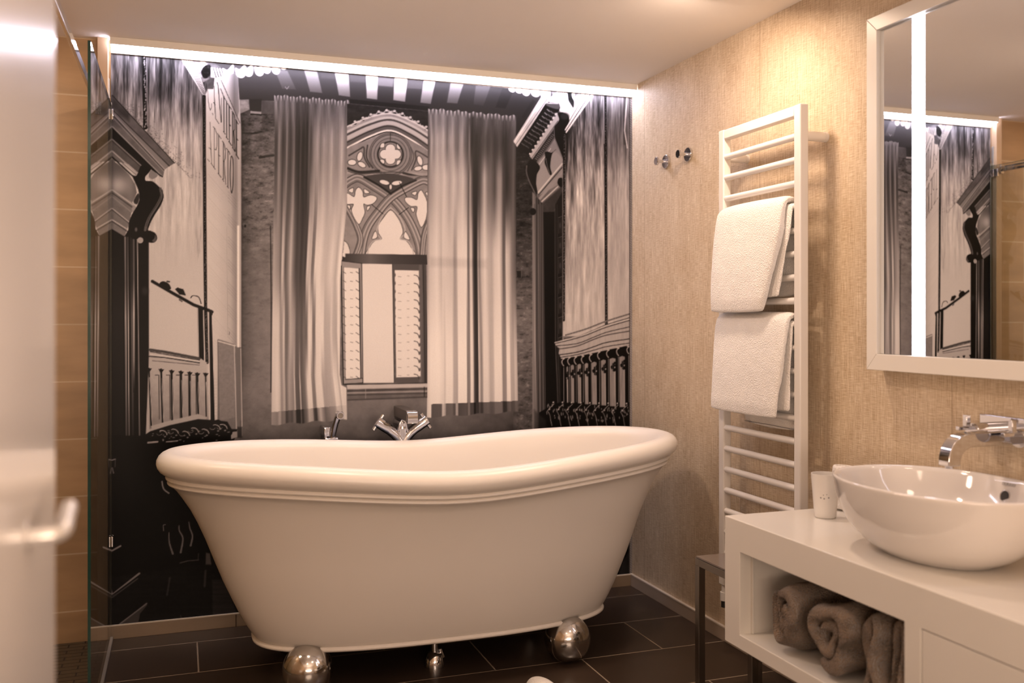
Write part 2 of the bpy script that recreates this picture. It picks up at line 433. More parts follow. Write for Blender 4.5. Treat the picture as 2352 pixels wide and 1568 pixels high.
def studs(pts, w, seed, v0=.10, v1=.62):
    line(pts, w, v0, 1.4)
    r = np.random.RandomState(seed)
    for i in range(len(pts)-1):
        p, q = pts[i], pts[i+1]; n = int(np.hypot(q[0]-p[0], q[1]-p[1])/4)
        for k in range(n):
            t = (k+r.rand())/n
            ell(p[0]+(q[0]-p[0])*t+(r.rand()-.3)*w*.4, p[1]+(q[1]-p[1])*t, w*.16, w*.24, v1*(.6+.5*r.rand()), 1, .8)
studs([(331, 108), (333, 250), (334, 293)], 10, 1, .13, .8)
line([(336, 108), (339, 290)], 2, .85, 1.5, .6)
# white crown moulding on the left
poly([(400, 110), (440, 112), (474, 218), (468, 222)], .93, 1.5)
for k in range(5):
    line([(409+6*k, 114), (467+1.4*k, 217)], 1.3, .45, 1, .8)
poly([(428, 112), (460, 116), (482, 160), (480, 182), (466, 190)], .70+.25*N_brick, 2)
poly([(444, 114), (458, 118), (480, 158), (472, 162)], .92, 2)
poly(cs([(462, 166), (470, 152), (482, 150), (486, 166), (478, 178), (468, 180)], 5, True), .15+.2*N_fine, 2)
# scalloped cornices, left and right
poly([(484, 155), (512, 158), (512, 182), (484, 178)], .85, 2)
for k in range(4): line([(490+6*k, 157), (497+6*k, 180)], 2, .35, 1.2)
def scallop(L):
    for i, (x, y, r, h) in enumerate(L):
        q = cs([(x-r, y-h*.55), (x-r*.2, y-h*.35), (x+r*.75, y-h*1.0), (x+r, y-h*.2), (x+r*.7, y+h*.55), (x, y+h*.75), (x-r*.8, y+h*.4)], 5, True)
        poly(q, lambda X, Y, x=x, r=r: np.interp((X-x)/r, [-1, -.4, .3, .7, 1], [.75, .98, 1, .8, .5]), 1.6)
scallop([(525, 168, 14, 20), (553, 166, 13, 18), (571, 163, 12, 18), (596, 161, 12, 19), (613, 156, 11, 18), (634, 157, 11, 19), (651, 150, 10, 14)])
scallop([(1162, 193, 9, 12), (1176, 200, 10, 16), (1192, 202, 11, 17), (1208, 207, 11, 18), (1230, 208, 13, 20), (1252, 212, 13, 22)])
# banner with its lettering
poly([(473, 215), (477, 205), (490, 205), (493, 180), (540, 168), (546, 178), (548, 200), (552, 262), (554, 300), (554, 798), (500, 783), (499, 992), (478, 992)],
     lambda X, Y: np.interp(X, [473, 500, 530, 542, 548, 554], [.84, .82, .74, .60, .76, .70])*np.interp(Y, [170, 260, 420, 800], [1.12, 1.02, .96, .94]), 1.5)
poly([(505, 178), (540, 168), (547, 180), (549, 256), (545, 270), (520, 215)], lambda X, Y: np.interp(X, [505, 525, 538, 549], [.95, .78, .55, .62]), 2)
poly([(536, 440), (545, 445), (545, 640), (536, 620)], .60, 8, .7)
line([(547, 520), (547, 795)], 5, .88, 2)
line([(508, 185), (551, 283)], 1.4, .35)
B = tf(460, 170, 5.41)
for p, w in (([(92, 205), (98, 330), (110, 410), (125, 455), (137, 420), (138, 370)], 1.2), ([(170, 150), (178, 360), (190, 550)], 2.0), ([(165, 355), (185, 385)], 2),
             ([(190, 555), (230, 618)], 1.6), ([(150, 490), (160, 512)], 1.4),
             ([(208, 105), (222, 150), (240, 380), (260, 600)], 2.4), ([(262, 300), (262, 600)], 1.1), ([(250, 180), (275, 240)], 1.8),
             ([(292, 280), (295, 720)], 2.4), ([(268, 225), (292, 285), (330, 350)], 1.8), ([(288, 715), (308, 748)], 2),
             ([(327, 350), (328, 790)], 2.8), ([(322, 785), (345, 815)], 2.2),
             ([(358, 400), (362, 845)], 3), ([(340, 370), (385, 440)], 2.2), ([(360, 625), (378, 648)], 2.4), ([(355, 840), (388, 888)], 2.8),
             ([(402, 480), (405, 920)], 2.8), ([(395, 465), (420, 505), (427, 560), (426, 690), (412, 715)], 2.4), ([(415, 710), (432, 960)], 2.8), ([(400, 915), (430, 965)], 2.4),
             ([(447, 580), (450, 1010)], 3), ([(440, 570), (472, 625)], 2.4), ([(450, 800), (468, 825)], 2.4), ([(445, 1000), (478, 1055)], 3)):
    line(B(*p), w*.62, .14, 1.0, .92)
for p, w in (([(120, 600), (125, 760), (140, 1115)], 1.4), ([(108, 915), (135, 942)], 1.6), ([(90, 1060), (115, 1088)], 1.6), ([(135, 1110), (185, 1185)], 1.8),
             ([(172, 670), (174, 1165)], 1.8), ([(160, 655), (185, 685), (208, 760), (208, 880), (195, 945), (172, 930)], 1.7),
             ([(228, 760), (228, 1240)], 2), ([(215, 740), (258, 805)], 1.8), ([(228, 1005), (246, 1022)], 2), ([(220, 1232), (258, 1285)], 2.2),
             ([(287, 850), (287, 1310)], 2.2), ([(275, 835), (300, 880), (312, 960), (308, 1050), (295, 1090), (285, 1080)], 2), ([(298, 1090), (304, 1250), (318, 1372)], 1.9), ([(275, 1305), (292, 1335)], 1.8),
             ([(343, 960), (343, 1400)], 2.4), ([(325, 925), (365, 980), (366, 1000)], 2.4), ([(333, 1395), (352, 1420)], 2.2)):
    line(B(*p), w*.62, .2, 1.0, .9)
line(B(*cs([(388, 1020), (405, 1070), (410, 1200), (405, 1380), (390, 1480), (376, 1400), (370, 1250), (376, 1080)], 5, True)), 1.7, .15, 1, .9)
for k in range(8):
    y = 400+k*52; line([(478, y), (545, y+78)], .7, .55, 1.2, .30)
    for j in range(4):
        line([(484, y+16+7*j), (512, y+46+7*j)], 1.4, .62, 2.5, .14); line([(524, y+40+7*j), (544, y+62+7*j)], 1.6, .5, 1.5, .30)
line([(521, 520), (523, 772)], 1, .6, 1, .6)
line([(527, 762), (527, 768)], 2, .45)
# framed doors under the banner
poly([(501, 778), (538, 790), (539, 958), (504, 966)], .50+.03*N_fine, 1.3)
line([(500, 780), (503, 978)], 1.5, .35); line([(501, 783), (540, 794)], 2, .85); line([(538, 792), (543, 985)], 2, .72)
poly([(541, 796), (554, 800), (555, 965), (544, 966)], .42, 1.3); line([(553, 800), (556, 1000)], 1.6, .75)
poly([(545, 980), (556, 980), (556, 1005), (545, 1005)], .2, 4)
for k in range(16): line([(490, 870+7*k), (501, 870+7*k)], .8, .62, 1, .5)
studs([(468.5, 222), (470, 480), (472, 700), (475.5, 832)], 7.5, 2, .08, .45)

# ---- left portal with cornice
P = tf(200, 200, 4.127)
poly(P((90, 0), (240, 80), (830, 720), (800, 740), (772, 755), (735, 782), (720, 852), (600, 770), (240, 700)), .46+.06*N_med, 1.4)
poly(P((240, 210), (770, 750), (735, 782), (240, 250)), .56, 1.5)
for a, b, w, v in (((240, 80), (830, 720), 8, .22), ((240, 215), (780, 750), 7, .22), ((240, 245), (735, 780), 7, .70), ((240, 262), (730, 790), 5, .25), ((240, 285), (728, 800), 6, .64), ((240, 375), (718, 850), 8, .66)):
    line(P(a, b), w/4.1, v, 1.2)
mul(P((240, 90), (400, 250), (400, 330), (240, 190)), .72, 8)
poly(P((240, 385), (715, 855), (690, 845), (610, 770), (515, 745), (240, 490)), .11, 1.4)
poly(P((240, 490), (520, 755), (505, 830), (470, 800), (240, 600)), .40+.05*N_med, 1.3)
for a, b, w, v in (((240, 495), (515, 745), 8, .60), ((240, 515), (515, 762), 5, .22), ((240, 608), (475, 820), 12, .68), ((240, 640), (465, 832), 8, .5), ((240, 665), (430, 842), 12, .08)):
    line(P(a, b), w/4.1, v, 1.2)
poly(P((90, 700), (240, 690), (330, 760), (400, 830), (455, 920), (472, 1000), (430, 1095), (240, 975), (90, 975)),
     lambda X, Y: .42+.28*np.exp(-((X-272)/22)**2-((Y-425)/22)**2)+.08*np.exp(-((X-300)/12)**2), 1.5)
poly(P((90, 970), (240, 970), (430, 1098), (470, 1150), (420, 1190), (400, 1290), (355, 1418), (240, 1345), (90, 1345)), .48+.05*N_med, 1.3)
for a, b, w, v in (((240, 975), (440, 1120), 14, .70), ((240, 1005), (430, 1140), 10, .32), ((240, 1040), (415, 1180), 8, .58), ((240, 1150), (400, 1280), 8, .72), ((240, 1165), (398, 1292), 6, .25),
                   ((240, 1258), (388, 1352), 9, .74), ((240, 1275), (382, 1368), 7, .24), ((240, 1345), (355, 1418), 6, .6)):
    line(P(a, b), w/4.1, v, 1.2)
ell(*P((445, 1160))[0], 5, 8, .62, 3)
# dark pilaster below
poly([(222, 526), (258, 526), (286, 543), (300, 520), (330, 545), (342, 553), (342, 830), (336, 1000), (334, 1330), (258, 1450), (222, 1450)], .055, 1.5)
poly([(258, 530), (284, 546), (284, 1000), (258, 1000)], lambda X, Y: np.interp(Y, [540, 640, 720, 1000], [.05, .09, .13, .08]), 2)
def strip(xt, xb, w, v, y0=545, y1=1035, fade=True):
    line([(xt, y0), (xt+(xb-xt)*.5, (y0+y1)/2), (xb, y1)], w, v, 1.4, .95)
strip(287.5, 291, 4, lambda X, Y: np.interp(Y, [545, 650, 730, 900, 1035], [.55, .42, .66, .5, .25]))
strip(293.5, 297, 2.4, lambda X, Y: np.interp(Y, [545, 650, 730, 900, 1035], [.4, .5, .8, .72, .4]))
strip(301, 306, 5, lambda X, Y: np.interp(Y, [545, 650, 730, 900, 1035], [.18, .2, .38, .3, .1]))
strip(307, 308, 4, lambda X, Y: np.interp(Y, [545, 640, 720, 830, 900], [.4, .4, .74, .55, .1]), 545, 900)
strip(315.5, 321, 2.2, lambda X, Y: np.interp(Y, [545, 1035], [.72, .55]))
ell(333, 668, 8, 10, .22, 8, .7); line([(341, 556), (342, 830)], 1.4, .3, 1, .6)
# scroll bracket
poly(cs(P((430, 842), (470, 840), (515, 745), (600, 768), (590, 805), (552, 850), (558, 888), (620, 895), (672, 935), (712, 985), (722, 1050), (690, 1130), (630, 1230), (590, 1310), (582, 1362), (640, 1378), (665, 1430), (640, 1470), (590, 1472), (556, 1450), (515, 1472), (480, 1440), (440, 1440), (400, 1400), (395, 1300), (425, 1210), (478, 1120), (498, 1050), (480, 960)), 4, True), .055, 1.4)
line(cs(P((695, 965), (705, 1030), (670, 1110), (600, 1220), (565, 1300), (552, 1355))), 6.5, .38, 1.5)
line(cs(P((712, 975), (722, 1045), (690, 1130), (620, 1235), (582, 1330))), 1.4, .1); line(cs(P((690, 1000), (690, 1070), (600, 1210), (560, 1320))), 1.2, .2)
poly(cs(P((440, 1085), (480, 1010), (498, 1040), (475, 1110)), 5, True), .24, 2)
ell(*P((635, 1435))[0], 5.5, 8.5, .36, 1.4); ell(*P((585, 1410))[0], 14, 12, .05, 1.4)
ell(*P((505, 1452))[0], 7, 7, .66, 1.5); ell(*P((465, 1350))[0], 3, 5, .4, 2)
poly(cs(P((610, 790), (670, 835), (630, 870), (590, 860), (585, 830)), 5, True), .55, 1.3); line(P((565, 850), (610, 885)), 3, .75); line(P((605, 775), (715, 850)), 2, .08)
# ---- lectern rail and posts
line([(350, 646), (395, 672), (445, 700), (478, 712), (487, 716)], 7, .07, 1.3)
poly(cs([(367, 650), (376, 646), (388, 652), (392, 664), (372, 660)], 4, True), .08); line([(384, 646), (389, 647)], 3, .08)
poly([(402, 664), (408, 660), (420, 664), (424, 678), (412, 676)], .09); line([(420, 665), (425, 677)], 3, .12)
line(cs([(438, 684), (443, 679), (456, 682), (462, 697)]), 2, .1); line([(412, 688), (418, 692)], 3, .3)
poly([(455, 704), (466, 704), (472, 990), (460, 990)], .065, 1.3); poly([(480, 709), (486, 712), (494, 990), (484, 990)], .07, 1.3)
line([(479, 711), (486, 714), (486, 722)], 4, .15); line([(453, 705), (457, 990)], 1, .5, 1, .5)
# ---- left wainscot
poly([(343, 800), (457, 820), (475, 832), (480, 990), (335, 1000)], .70, 1.3)
s_ = (slice(int(850-AY0), int(985-AY0)), slice(int(343-AX0), int(480-AX0)))
IMG[s_] -= np.interp(PY[s_], [850, 985], [0, .16])+.05*N_med[s_]
line([(345, 803), (380, 808), (458, 823)], 6, .28, 1.3); line([(345, 807), (458, 827)], 1.4, .05)
line([(343, 818), (380, 821), (458, 833)], 2.2, .10); line([(350, 828), (458, 838)], 1.4, .3); line([(345, 813), (458, 829)], 2, .85)
for xt, yt, xb, yb, w in ((342, 846, 347.5, 980, 3.6), (370, 848, 374, 975, 4.6), (394, 851, 396, 970, 5), (415.5, 853, 418, 968, 5), (435.5, 855, 437, 962, 5), (453, 857, 456, 958, 4.5), (472, 857, 474, 955, 3)):
    line([(xt, yt), (xb, yb)], w, .07, 1.2); line([(xt+1.5, yt+20), (xb+2.4, yb)], 1.2, .7, 1); poly([(xt-6, yt-1), (xt+7, yt), (xt+2, yt+7), (xt-2, yt+7)], .08)
for x in (365, 390, 413, 433, 450):
    line([(x-8, 861), (x, 861), (x+1, 962)], 1.6, .12); 
poly([(346, 978), (380, 968), (455, 950), (475, 958), (470, 968), (350, 990)], .66, 2)
# carved feet and the dark lower left
poly([(330, 1000), (345, 990), (390, 976), (455, 962), (500, 965), (522, 968), (532, 985), (528, 1015), (560, 1020), (620, 1470), (222, 1470), (222, 1000)], .035, 2)
poly([(486, 985), (545, 985), (540, 1005), (528, 1030), (486, 1030)], .05, 2)
poly([(530, 992), (544, 990), (545, 1003), (531, 1008)], .58, 1.5)
for c, r in (((500, 972), 9), ((516, 976), 9), ((526, 992), 8), ((486, 975), 8)): ell(c[0], c[1], r, r, .04, 1.2)
def arc(cx, cy, r, a0, a1, w=1.6, v=.7):
    line([(cx+r*np.cos(t), cy+r*np.sin(t)) for t in np.linspace(np.radians(a0), np.radians(a1), 9)], w, v, 1, .9)
for k, (x, y) in enumerate(((372, 988), (398, 985), (424, 990), (444, 982), (468, 985), (494, 975), (510, 974))):
    arc(x, y+12, 12, -110, -10, 1.8, .75); arc(x-6, y+4, 7, 30, 150, 1.4, .5)
    ell(x+7, y+14, 2.5, 1.6, .6, 1.2, .8)
for _k in range(26):
    x = 345+_rng.rand()*185; y = 985+_rng.rand()*28
    ell(x, y, 1+2.5*_rng.rand(), 1, .6, 1.1, .8)
line([(340, 1016), (362, 1014)], 4, .62); line([(382, 1014), (408, 1012)], 2, .7)
for q in ([(388, 1222), (389, 1245), (397, 1271)], [(411, 1206), (412, 1218), (420, 1236), (415, 1268)], [(434, 1198), (436, 1212), (442, 1230), (438, 1252)]):
    line(cs(q), 1.8, .5, 1.2, .9, 4.5)
line(cs([(372, 1105), (376, 1122), (388, 1132)]), 3, .55, 1.5); line(cs([(376, 1218), (375, 1206), (380, 1204)]), 2, .4)
line([(413, 1292), (432, 1287), (456, 1285)], 2.4, .4, 1.5, .9); poly([(473, 1268), (482, 1270), (486, 1298), (472, 1296)], .4, 2); line([(455, 1285), (456, 1270)], 2, .3)
poly([(222, 1330), (420, 1300), (480, 1296), (640, 1300), (640, 1470), (222, 1470)], .085+.035*N_wood+.02*N_fine, 5)
line([(390, 1326), (384, 1365)], 4, .3, 3, .8); line([(472, 1310), (470, 1345)], 5, .32, 3, .8); poly([(487, 1330), (520, 1330), (545, 1412), (488, 1415)], .2+.05*N_wood, 5)
line([(250, 1340), (258, 1365), (320, 1316)], 4.5, .52, 1.5); line([(258, 1371), (316, 1328)], 3, .3, 2); line([(258, 1366), (318, 1322)], 1.6, .04)
poly([(274, 1434), (336, 1383), (338, 1389), (322, 1408), (318, 1428)], .30, 1.5); line([(275, 1432), (337, 1385)], 3, .5)
line([(257, 1264), (277, 1253)], 4, .55, 1.5); line([(257, 1056), (265, 1054)], 3, .5); line([(265, 1056), (264, 1072)], 2, .3); line([(258, 1074), (261, 1086)], 3, .4)
line([(415, 1412), (417, 1424)], 1.5, .3)

# ---- curtains
def curtain(left, right, top, hem, bot, folds, hemdark, soft_right=None):
    """left/right: x by height; folds: [(y, [(u, tone)...])]"""
    ly, lx = zip(*left); ry, rx = zip(*right)
    L = np.interp(PY, ly, lx); R = np.interp(PY, ry, rx)
    sy, sx = zip(*(soft_right or right))
    U = (PX-L)/(np.interp(PY, sy, sx)-L)
    inside = np.clip((PX-L)/1.2+.5, 0, 1)*np.clip((R-PX)/1.2+.5, 0, 1)
    yt = np.interp(U, [0, 1], top)+1.6*np.sin(U*70)+1.2*np.sin(U*31)
    yb = np.interp(U, [0, 1], bot)+2.0*np.sin(U*19)
    inside *= np.clip((PY-yt)/1.5+.5, 0, 1)*np.clip((yb-PY)/1.5+.5, 0, 1)
    vals = [np.interp(U, [a for a, b in f], [b for a, b in f]) for y, f in folds]
    ys = [y for y, f in folds]
    V = vals[0].copy()
    for i in range(len(ys)-1):
        t = np.clip((PY-ys[i])/(ys[i+1]-ys[i]), 0, 1); t = t*t*(3-2*t)
        V = np.where(PY > ys[i], vals[i]*(1-t)+vals[i+1]*t, V)
    V = V+.05*N_streak2*np.interp(PY, [250, 450], [1, .2])
    g = np.clip((PY-yt)/14, 0, 1)
    V = V*(g)+(1-g)*(.55+.22*np.sin(U*150))
    hy = np.interp(U, [0, 1], hem)
    hd = np.interp(U, [a for a, b in hemdark], [b for a, b in hemdark])
    V = np.where(PY > hy, V*np.clip(hd, 0, 1), V)
    global IMG
    IMG = IMG*(1-inside)+V*inside
def fo(x0, x1, L): return [((a-x0)/(x1-x0), b) for a, b in L]
f1 = [(235, fo(60, 397, [(60, .5), (70, .6), (78, .4), (90, .55), (105, .4), (118, .55), (130, .38), (145, .55), (160, .35), (185, .4), (210, .33), (225, .5), (245, .4), (265, .55), (285, .4), (305, .52), (320, .38), (345, .5), (360, .55), (380, .4), (395, .6)])),
      (330, fo(60, 390, [(60, .32), (70, .30), (80, .60), (88, .45), (97, .28), (108, .35), (115, .58), (122, .34), (133, .28), (147, .52), (155, .26), (170, .20), (176, .34), (185, .18), (198, .26), (206, .17), (213, .44), (222, .34), (235, .55), (252, .68), (265, .52), (280, .66), (300, .58), (315, .72), (325, .60), (343, .58), (360, .75), (375, .58), (382, .52), (388, .7)])),
      (600, fo(55, 372, [(55, .68), (70, .60), (82, .55), (90, .42), (97, .80), (103, .70), (110, .36), (122, .50), (135, .74), (146, .50), (160, .30), (175, .34), (182, .26), (195, .34), (205, .26), (211, .82), (220, .74), (229, .72), (232, .45), (242, .5), (246, .84), (270, .85), (285, .76), (300, .74), (322, .84), (335, .78), (345, .70), (358, .9), (366, .86), (370, .55)])),
      (760, fo(50, 355, [(50, .80), (78, .80), (88, .55), (95, .62), (103, .84), (107, .45), (118, .42), (130, .70), (150, .58), (158, .36), (172, .42), (182, .34), (190, .45), (205, .40), (212, .84), (226, .84), (231, .46), (240, .44), (246, .84), (278, .86), (284, .68), (308, .70), (314, .82), (322, .70), (338, .66), (345, .88), (353, .82)])),
      (900, fo(48, 385, [(48, .78), (75, .84), (85, .78), (95, .55), (108, .72), (116, .42), (130, .64), (150, .52), (157, .80), (161, .38), (178, .36), (183, .82), (187, .36), (205, .46), (212, .62), (218, .86), (236, .84), (240, .50), (252, .5), (258, .84), (285, .86), (292, .64), (330, .68), (340, .72), (346, .88), (362, .84), (368, .70), (374, .86), (385, .84)]))]
curtain([(217, 629), (300, 631), (600, 627), (975, 623)], [(231, 803), (480, 797), (570, 789), (640, 782), (860, 780), (884, 784), (890, 795), (966, 797)], (218, 233), (946, 930), (975, 963), f1,
        [(0, .75), (.08, .62), (.12, .9), (.2, .6), (.28, .55), (.3, .85), (.33, .45), (.42, .5), (.45, .9), (.55, .75), (.6, .45), (.66, .85), (.7, .6), (.8, .85), (.9, .9), (1, .95)],
        [(231, 803), (480, 797), (640, 783), (760, 781), (860, 784), (966, 797)])
f2 = [(262, fo(47, 470, [(47, .45), (60, .6), (70, .45), (85, .6), (100, .5), (120, .62), (140, .45), (165, .58), (190, .45), (215, .55), (235, .4), (262, .3), (280, .42), (300, .35), (330, .48), (350, .36), (380, .44), (410, .38), (440, .42), (470, .5)])),
      (330, fo(45, 470, [(45, .38), (52, .42), (62, .70), (75, .58), (90, .70), (105, .66), (120, .74), (138, .50), (150, .62), (165, .70), (178, .52), (190, .48), (200, .62), (212, .66), (225, .45), (238, .34), (245, .55), (255, .22), (268, .26), (280, .22), (300, .30), (320, .40), (335, .32), (350, .38), (370, .28), (390, .36), (405, .28), (420, .24), (440, .32), (460, .42), (470, .32)])),
      (420, fo(43, 470, [(43, .45), (55, .62), (90, .76), (110, .72), (125, .80), (150, .66), (170, .78), (190, .68), (215, .78), (236, .55), (242, .38), (250, .66), (258, .40), (266, .22), (282, .22), (300, .40), (318, .72), (335, .50), (350, .46), (368, .34), (385, .60), (398, .60), (408, .34), (425, .22), (440, .30), (458, .42), (470, .26)])),
      (600, fo(42, 472, [(42, .60), (55, .76), (90, .84), (112, .72), (116, .80), (130, .80), (165, .76), (176, .60), (186, .70), (192, .84), (235, .86), (238, .46), (246, .46), (250, .78), (258, .80), (264, .42), (272, .20), (284, .20), (288, .70), (296, .50), (304, .72), (322, .84), (338, .72), (355, .68), (370, .80), (392, .84), (404, .66), (410, .40), (420, .44), (424, .80), (440, .72), (452, .52), (472, .38)])),
      (850, fo(44, 478, [(44, .82), (60, .90), (100, .92), (125, .86), (128, .78), (136, .90), (165, .90), (172, .70), (190, .68), (194, .92), (234, .92), (236, .50), (250, .54), (254, .90), (266, .86), (268, .45), (276, .24), (290, .22), (292, .86), (298, .70), (306, .50), (316, .86), (336, .86), (348, .70), (362, .74), (370, .90), (402, .90), (408, .55), (424, .60), (427, .90), (442, .92), (446, .70), (462, .68), (466, .80), (478, .72)]))]
curtain([(249, 983), (498, 980), (876, 981), (955, 980)], [(268, 1185), (600, 1184), (920, 1189), (950, 1190)], (249, 267), (928, 920), (958, 945), f2,
        [(0, 1), (.045, 1), (.05, .4), (.16, .42), (.17, .9), (.2, .85), (.21, .45), (.31, .5), (.32, 1), (.34, .9), (.345, .35), (.44, .4), (.45, .9), (.47, .9), (.48, .35), (.53, .35), (.54, 1), (.565, 1), (.57, .42), (.7, .5), (.82, .5), (.85, .36), (1, .55)])
mul([(986, 590), (1118, 596), (1118, 616), (986, 612)], .93, 10)

# ---- gothic window
SKY = .86
W = tf(780, 230, 4.236)
def clipwin():
    return (PX > 796.5+(233-PY)*0) & (PX < 983)
SAVE = IMG.copy()
poly([(790, 238), (985, 256), (985, 600), (778, 600)], .24+.06*N_brick, 1)
arch = W((60, 262), (95, 240), (250, 165), (370, 118), (490, 95), (620, 138), (760, 212), (880, 300), (880, 1520), (40, 1520))
poly(arch, .66+.07*N_med, 1.3)
for i in range(20):
    t = i/19
    x = 110+t*730; y = np.interp(x, [95, 250, 370, 490, 620, 760, 860], [232, 158, 112, 92, 132, 205, 272])
    ell(*W((x, y+2))[0], 3.2, 2.6, .80 if i % 2 else .22, 1.1); ell(*W((x, y+24))[0], 3.6, 2.2, .16 if i % 2 else .8, 1.1)
def arcs(off, w, v, a=1.0):
    line(cs(W((40, 300+off), (95, 270+off), (300, 185+off*.9), (495, 150+off*.8), (700, 225+off*.9), (870, 325+off))), w, v, 1.6, a)
arcs(-22, 3, .84); arcs(30, 6, .78); arcs(56, 5, .38); arcs(90, 9, .76); arcs(150, 8, .40, .8); arcs(128, 3, .3)
arcs(185, 4, .92); arcs(200, 2, .12)
poly(cs(W((60, 480), (300, 380), (495, 320), (700, 400), (880, 520), (880, 700), (640, 700), (330, 690), (60, 650)), 4, True), .60+.05*N_med, 2)
for r, w, v in ((205, 12, .45), (190, 6, .30), (175, 12, .60), (158, 7, .40), (142, 14, .58), (126, 10, .26)):
    ring(*W((493, 530))[0], r/4.236, w/4.236, v, 2)
ell(*W((493, 527))[0], 28.5, 28.5, .60, 1.2)
ring(*W((493, 527))[0], 28, 2, .2, 1.4)
def sk(pts, n=5, edge=True):
    q = cs(W(*pts), n, True)
    if edge: line(q+[q[0]], 2.4, .22, 1.2, .9)
    poly(q, SKY, 1.1)
def se(cx, cy, rx, ry, rot=0, edge=True):
    X, Y = W((cx, cy))[0]
    if edge: ell(X, Y, rx/4.236+1.3, ry/4.236+1.3, .24, 1.2, 1, rot)
    ell(X, Y, rx/4.236, ry/4.236, SKY, 1.1, 1, rot)
for e in (True, False):
    for dx, dy in ((0, -52), (0, 52), (-55, 0), (55, 0)): se(493+dx, 527+dy, 46, 44, 0, e)
    se(493, 527, 52, 52, 0, False)
sk(((405, 425), (432, 422), (430, 458), (395, 460))); sk(((560, 430), (590, 470), (570, 475), (556, 455))); sk(((395, 580), (430, 585), (430, 618), (405, 605))); sk(((560, 590), (592, 588), (575, 622), (552, 628)))
line(W((493, 320), (493, 395)), 1.2, .25)
# dark hollows beside the wheel
line(cs(W((90, 540), (190, 480), (235, 462), (240, 560), (290, 650))), 3.4, .34, 2); line(cs(W((270, 440), (262, 560), (320, 660))), 3, .3, 2)
line(cs(W((860, 560), (760, 500), (735, 510), (740, 580), (700, 680))), 3, .34, 2); line(cs(W((690, 460), (720, 560), (660, 690))), 2.4, .4, 2)
line(cs(W((80, 665), (190, 700), (380, 690))), 6, .22, 2.4); line(cs(W((620, 710), (800, 750), (880, 735))), 5, .22, 2.2)
line(cs(W((80, 690), (200, 718), (495, 700), (640, 715), (800, 765), (880, 750))), 2, .3, 2)
for cx, cy, rx, ry, ro in ((195, 548, 24, 44, .3), (120, 606, 40, 26, 0), (215, 628, 40, 22, .5), (780, 590, 22, 46, -.3), (762, 665, 38, 20, -.2), (845, 655, 42, 26, 0)): se(cx, cy, rx, ry, ro)
# crossing ribs
def rib(pts, w=19):
    q = cs(W(*pts), 6)
    line(q, w, .60, 1.6); 
    for o, v, ww in ((-w*.46, .22, 2), (-w*.30, .72, 2.6), (-w*.08, .42, 2.4), (w*.12, .70, 2.4), (w*.30, .44, 2.4), (w*.46, .24, 2)):
        r = []
        for i, p in enumerate(q):
            a, b = q[max(i-1, 0)], q[min(i+1, len(q)-1)]
            L = np.hypot(b[0]-a[0], b[1]-a[1]) or 1
            r.append((p[0]-(b[1]-a[1])/L*o, p[1]+(b[0]-a[0])/L*o))
        line(r, ww, v, 1.6, .75)
poly(W((60, 720), (880, 740), (880, 1520), (40, 1520)), .58+.05*N_med, 2)
poly(cs(W((230, 750), (495, 715), (740, 780), (600, 870), (498, 905), (380, 840)), 4, True), .34, 2)
rib([(40, 830), (110, 780), (190, 760), (330, 840), (495, 950), (600, 1060), (690, 1200), (760, 1370), (790, 1520)])
rib([(880, 800), (800, 780), (640, 860), (495, 950), (380, 1080), (280, 1220), (230, 1360), (205, 1520)])
rib([(20, 960), (90, 1080), (160, 1220), (200, 1360), (150, 1520)], 13); rib([(900, 1120), (850, 1220), (815, 1340), (800, 1520)], 12)
line(W((495, 910), (380, 830), (240, 750)), 4.5, .16, 3); line(W((495, 910), (620, 830), (740, 780)), 4, .2, 3)
for cx, cy, rx, ry, ro in ((435, 800, 48, 20, .25), (555, 806, 50, 20, -.15), (495, 845, 12, 24, 0)): se(cx, cy, rx, ry, ro)
line(W((580, 800), (615, 870), (650, 940)), 1.4, .1); line(W((310, 1015), (430, 1115)), 1.3, .12); line(W((670, 1045), (575, 1115)), 1.3, .12)
sk(((185, 850), (222, 890), (232, 945), (300, 925), (360, 950), (330, 1000), (270, 1020), (230, 1010), (243, 1090), (220, 1150), (185, 1205), (130, 1120), (118, 1060), (135, 1010), (70, 1010), (30, 960), (70, 905), (140, 942), (155, 880)), 4)
sk(((795, 880), (835, 950), (850, 990), (880, 1000), (850, 1080), (838, 1150), (795, 1235), (755, 1150), (745, 1100), (752, 1035), (690, 1030), (640, 985), (640, 950), (700, 950), (752, 970), (765, 905)), 4)
for t in (((85, 880), (130, 855), (125, 900)), ((240, 865), (290, 900), (245, 905)), ((75, 1025), (100, 1030), (95, 1060)), ((265, 1040), (295, 1035), (270, 1075)), ((700, 905), (745, 890), (735, 925)), ((690, 1050), (725, 1055), (715, 1090)), ((835, 900), (855, 900), (850, 930))): sk(t, 3)
sk(((495, 1072), (560, 1140), (600, 1220), (612, 1290), (585, 1350), (640, 1365), (690, 1430), (708, 1520), (282, 1520), (300, 1420), (350, 1365), (410, 1350), (378, 1290), (378, 1220), (430, 1140)), 5)
line(cs(W((495, 1045), (420, 1120), (370, 1230), (365, 1300), (400, 1350), (330, 1370), (285, 1430), (270, 1500))), 2.5, .72, 1.4); line(cs(W((495, 1045), (580, 1130), (632, 1240), (625, 1300), (590, 1350), (660, 1370), (705, 1440), (718, 1500))), 2.5, .72, 1.4)
sk(((345, 1275), (365, 1330), (315, 1350)), 3); sk(((640, 1280), (680, 1355), (625, 1335)), 3)
sk(((30, 1380), (75, 1400), (98, 1500), (30, 1520)), 3)
keep = (PX < 797) & (PY < 480) | (PX < np.interp(PY, [480, 570, 600], [797, 789, 785])) | (PX > np.interp(PY, [249, 498, 600], [983, 980, 980]))
IMG = np.where(keep, SAVE, IMG)
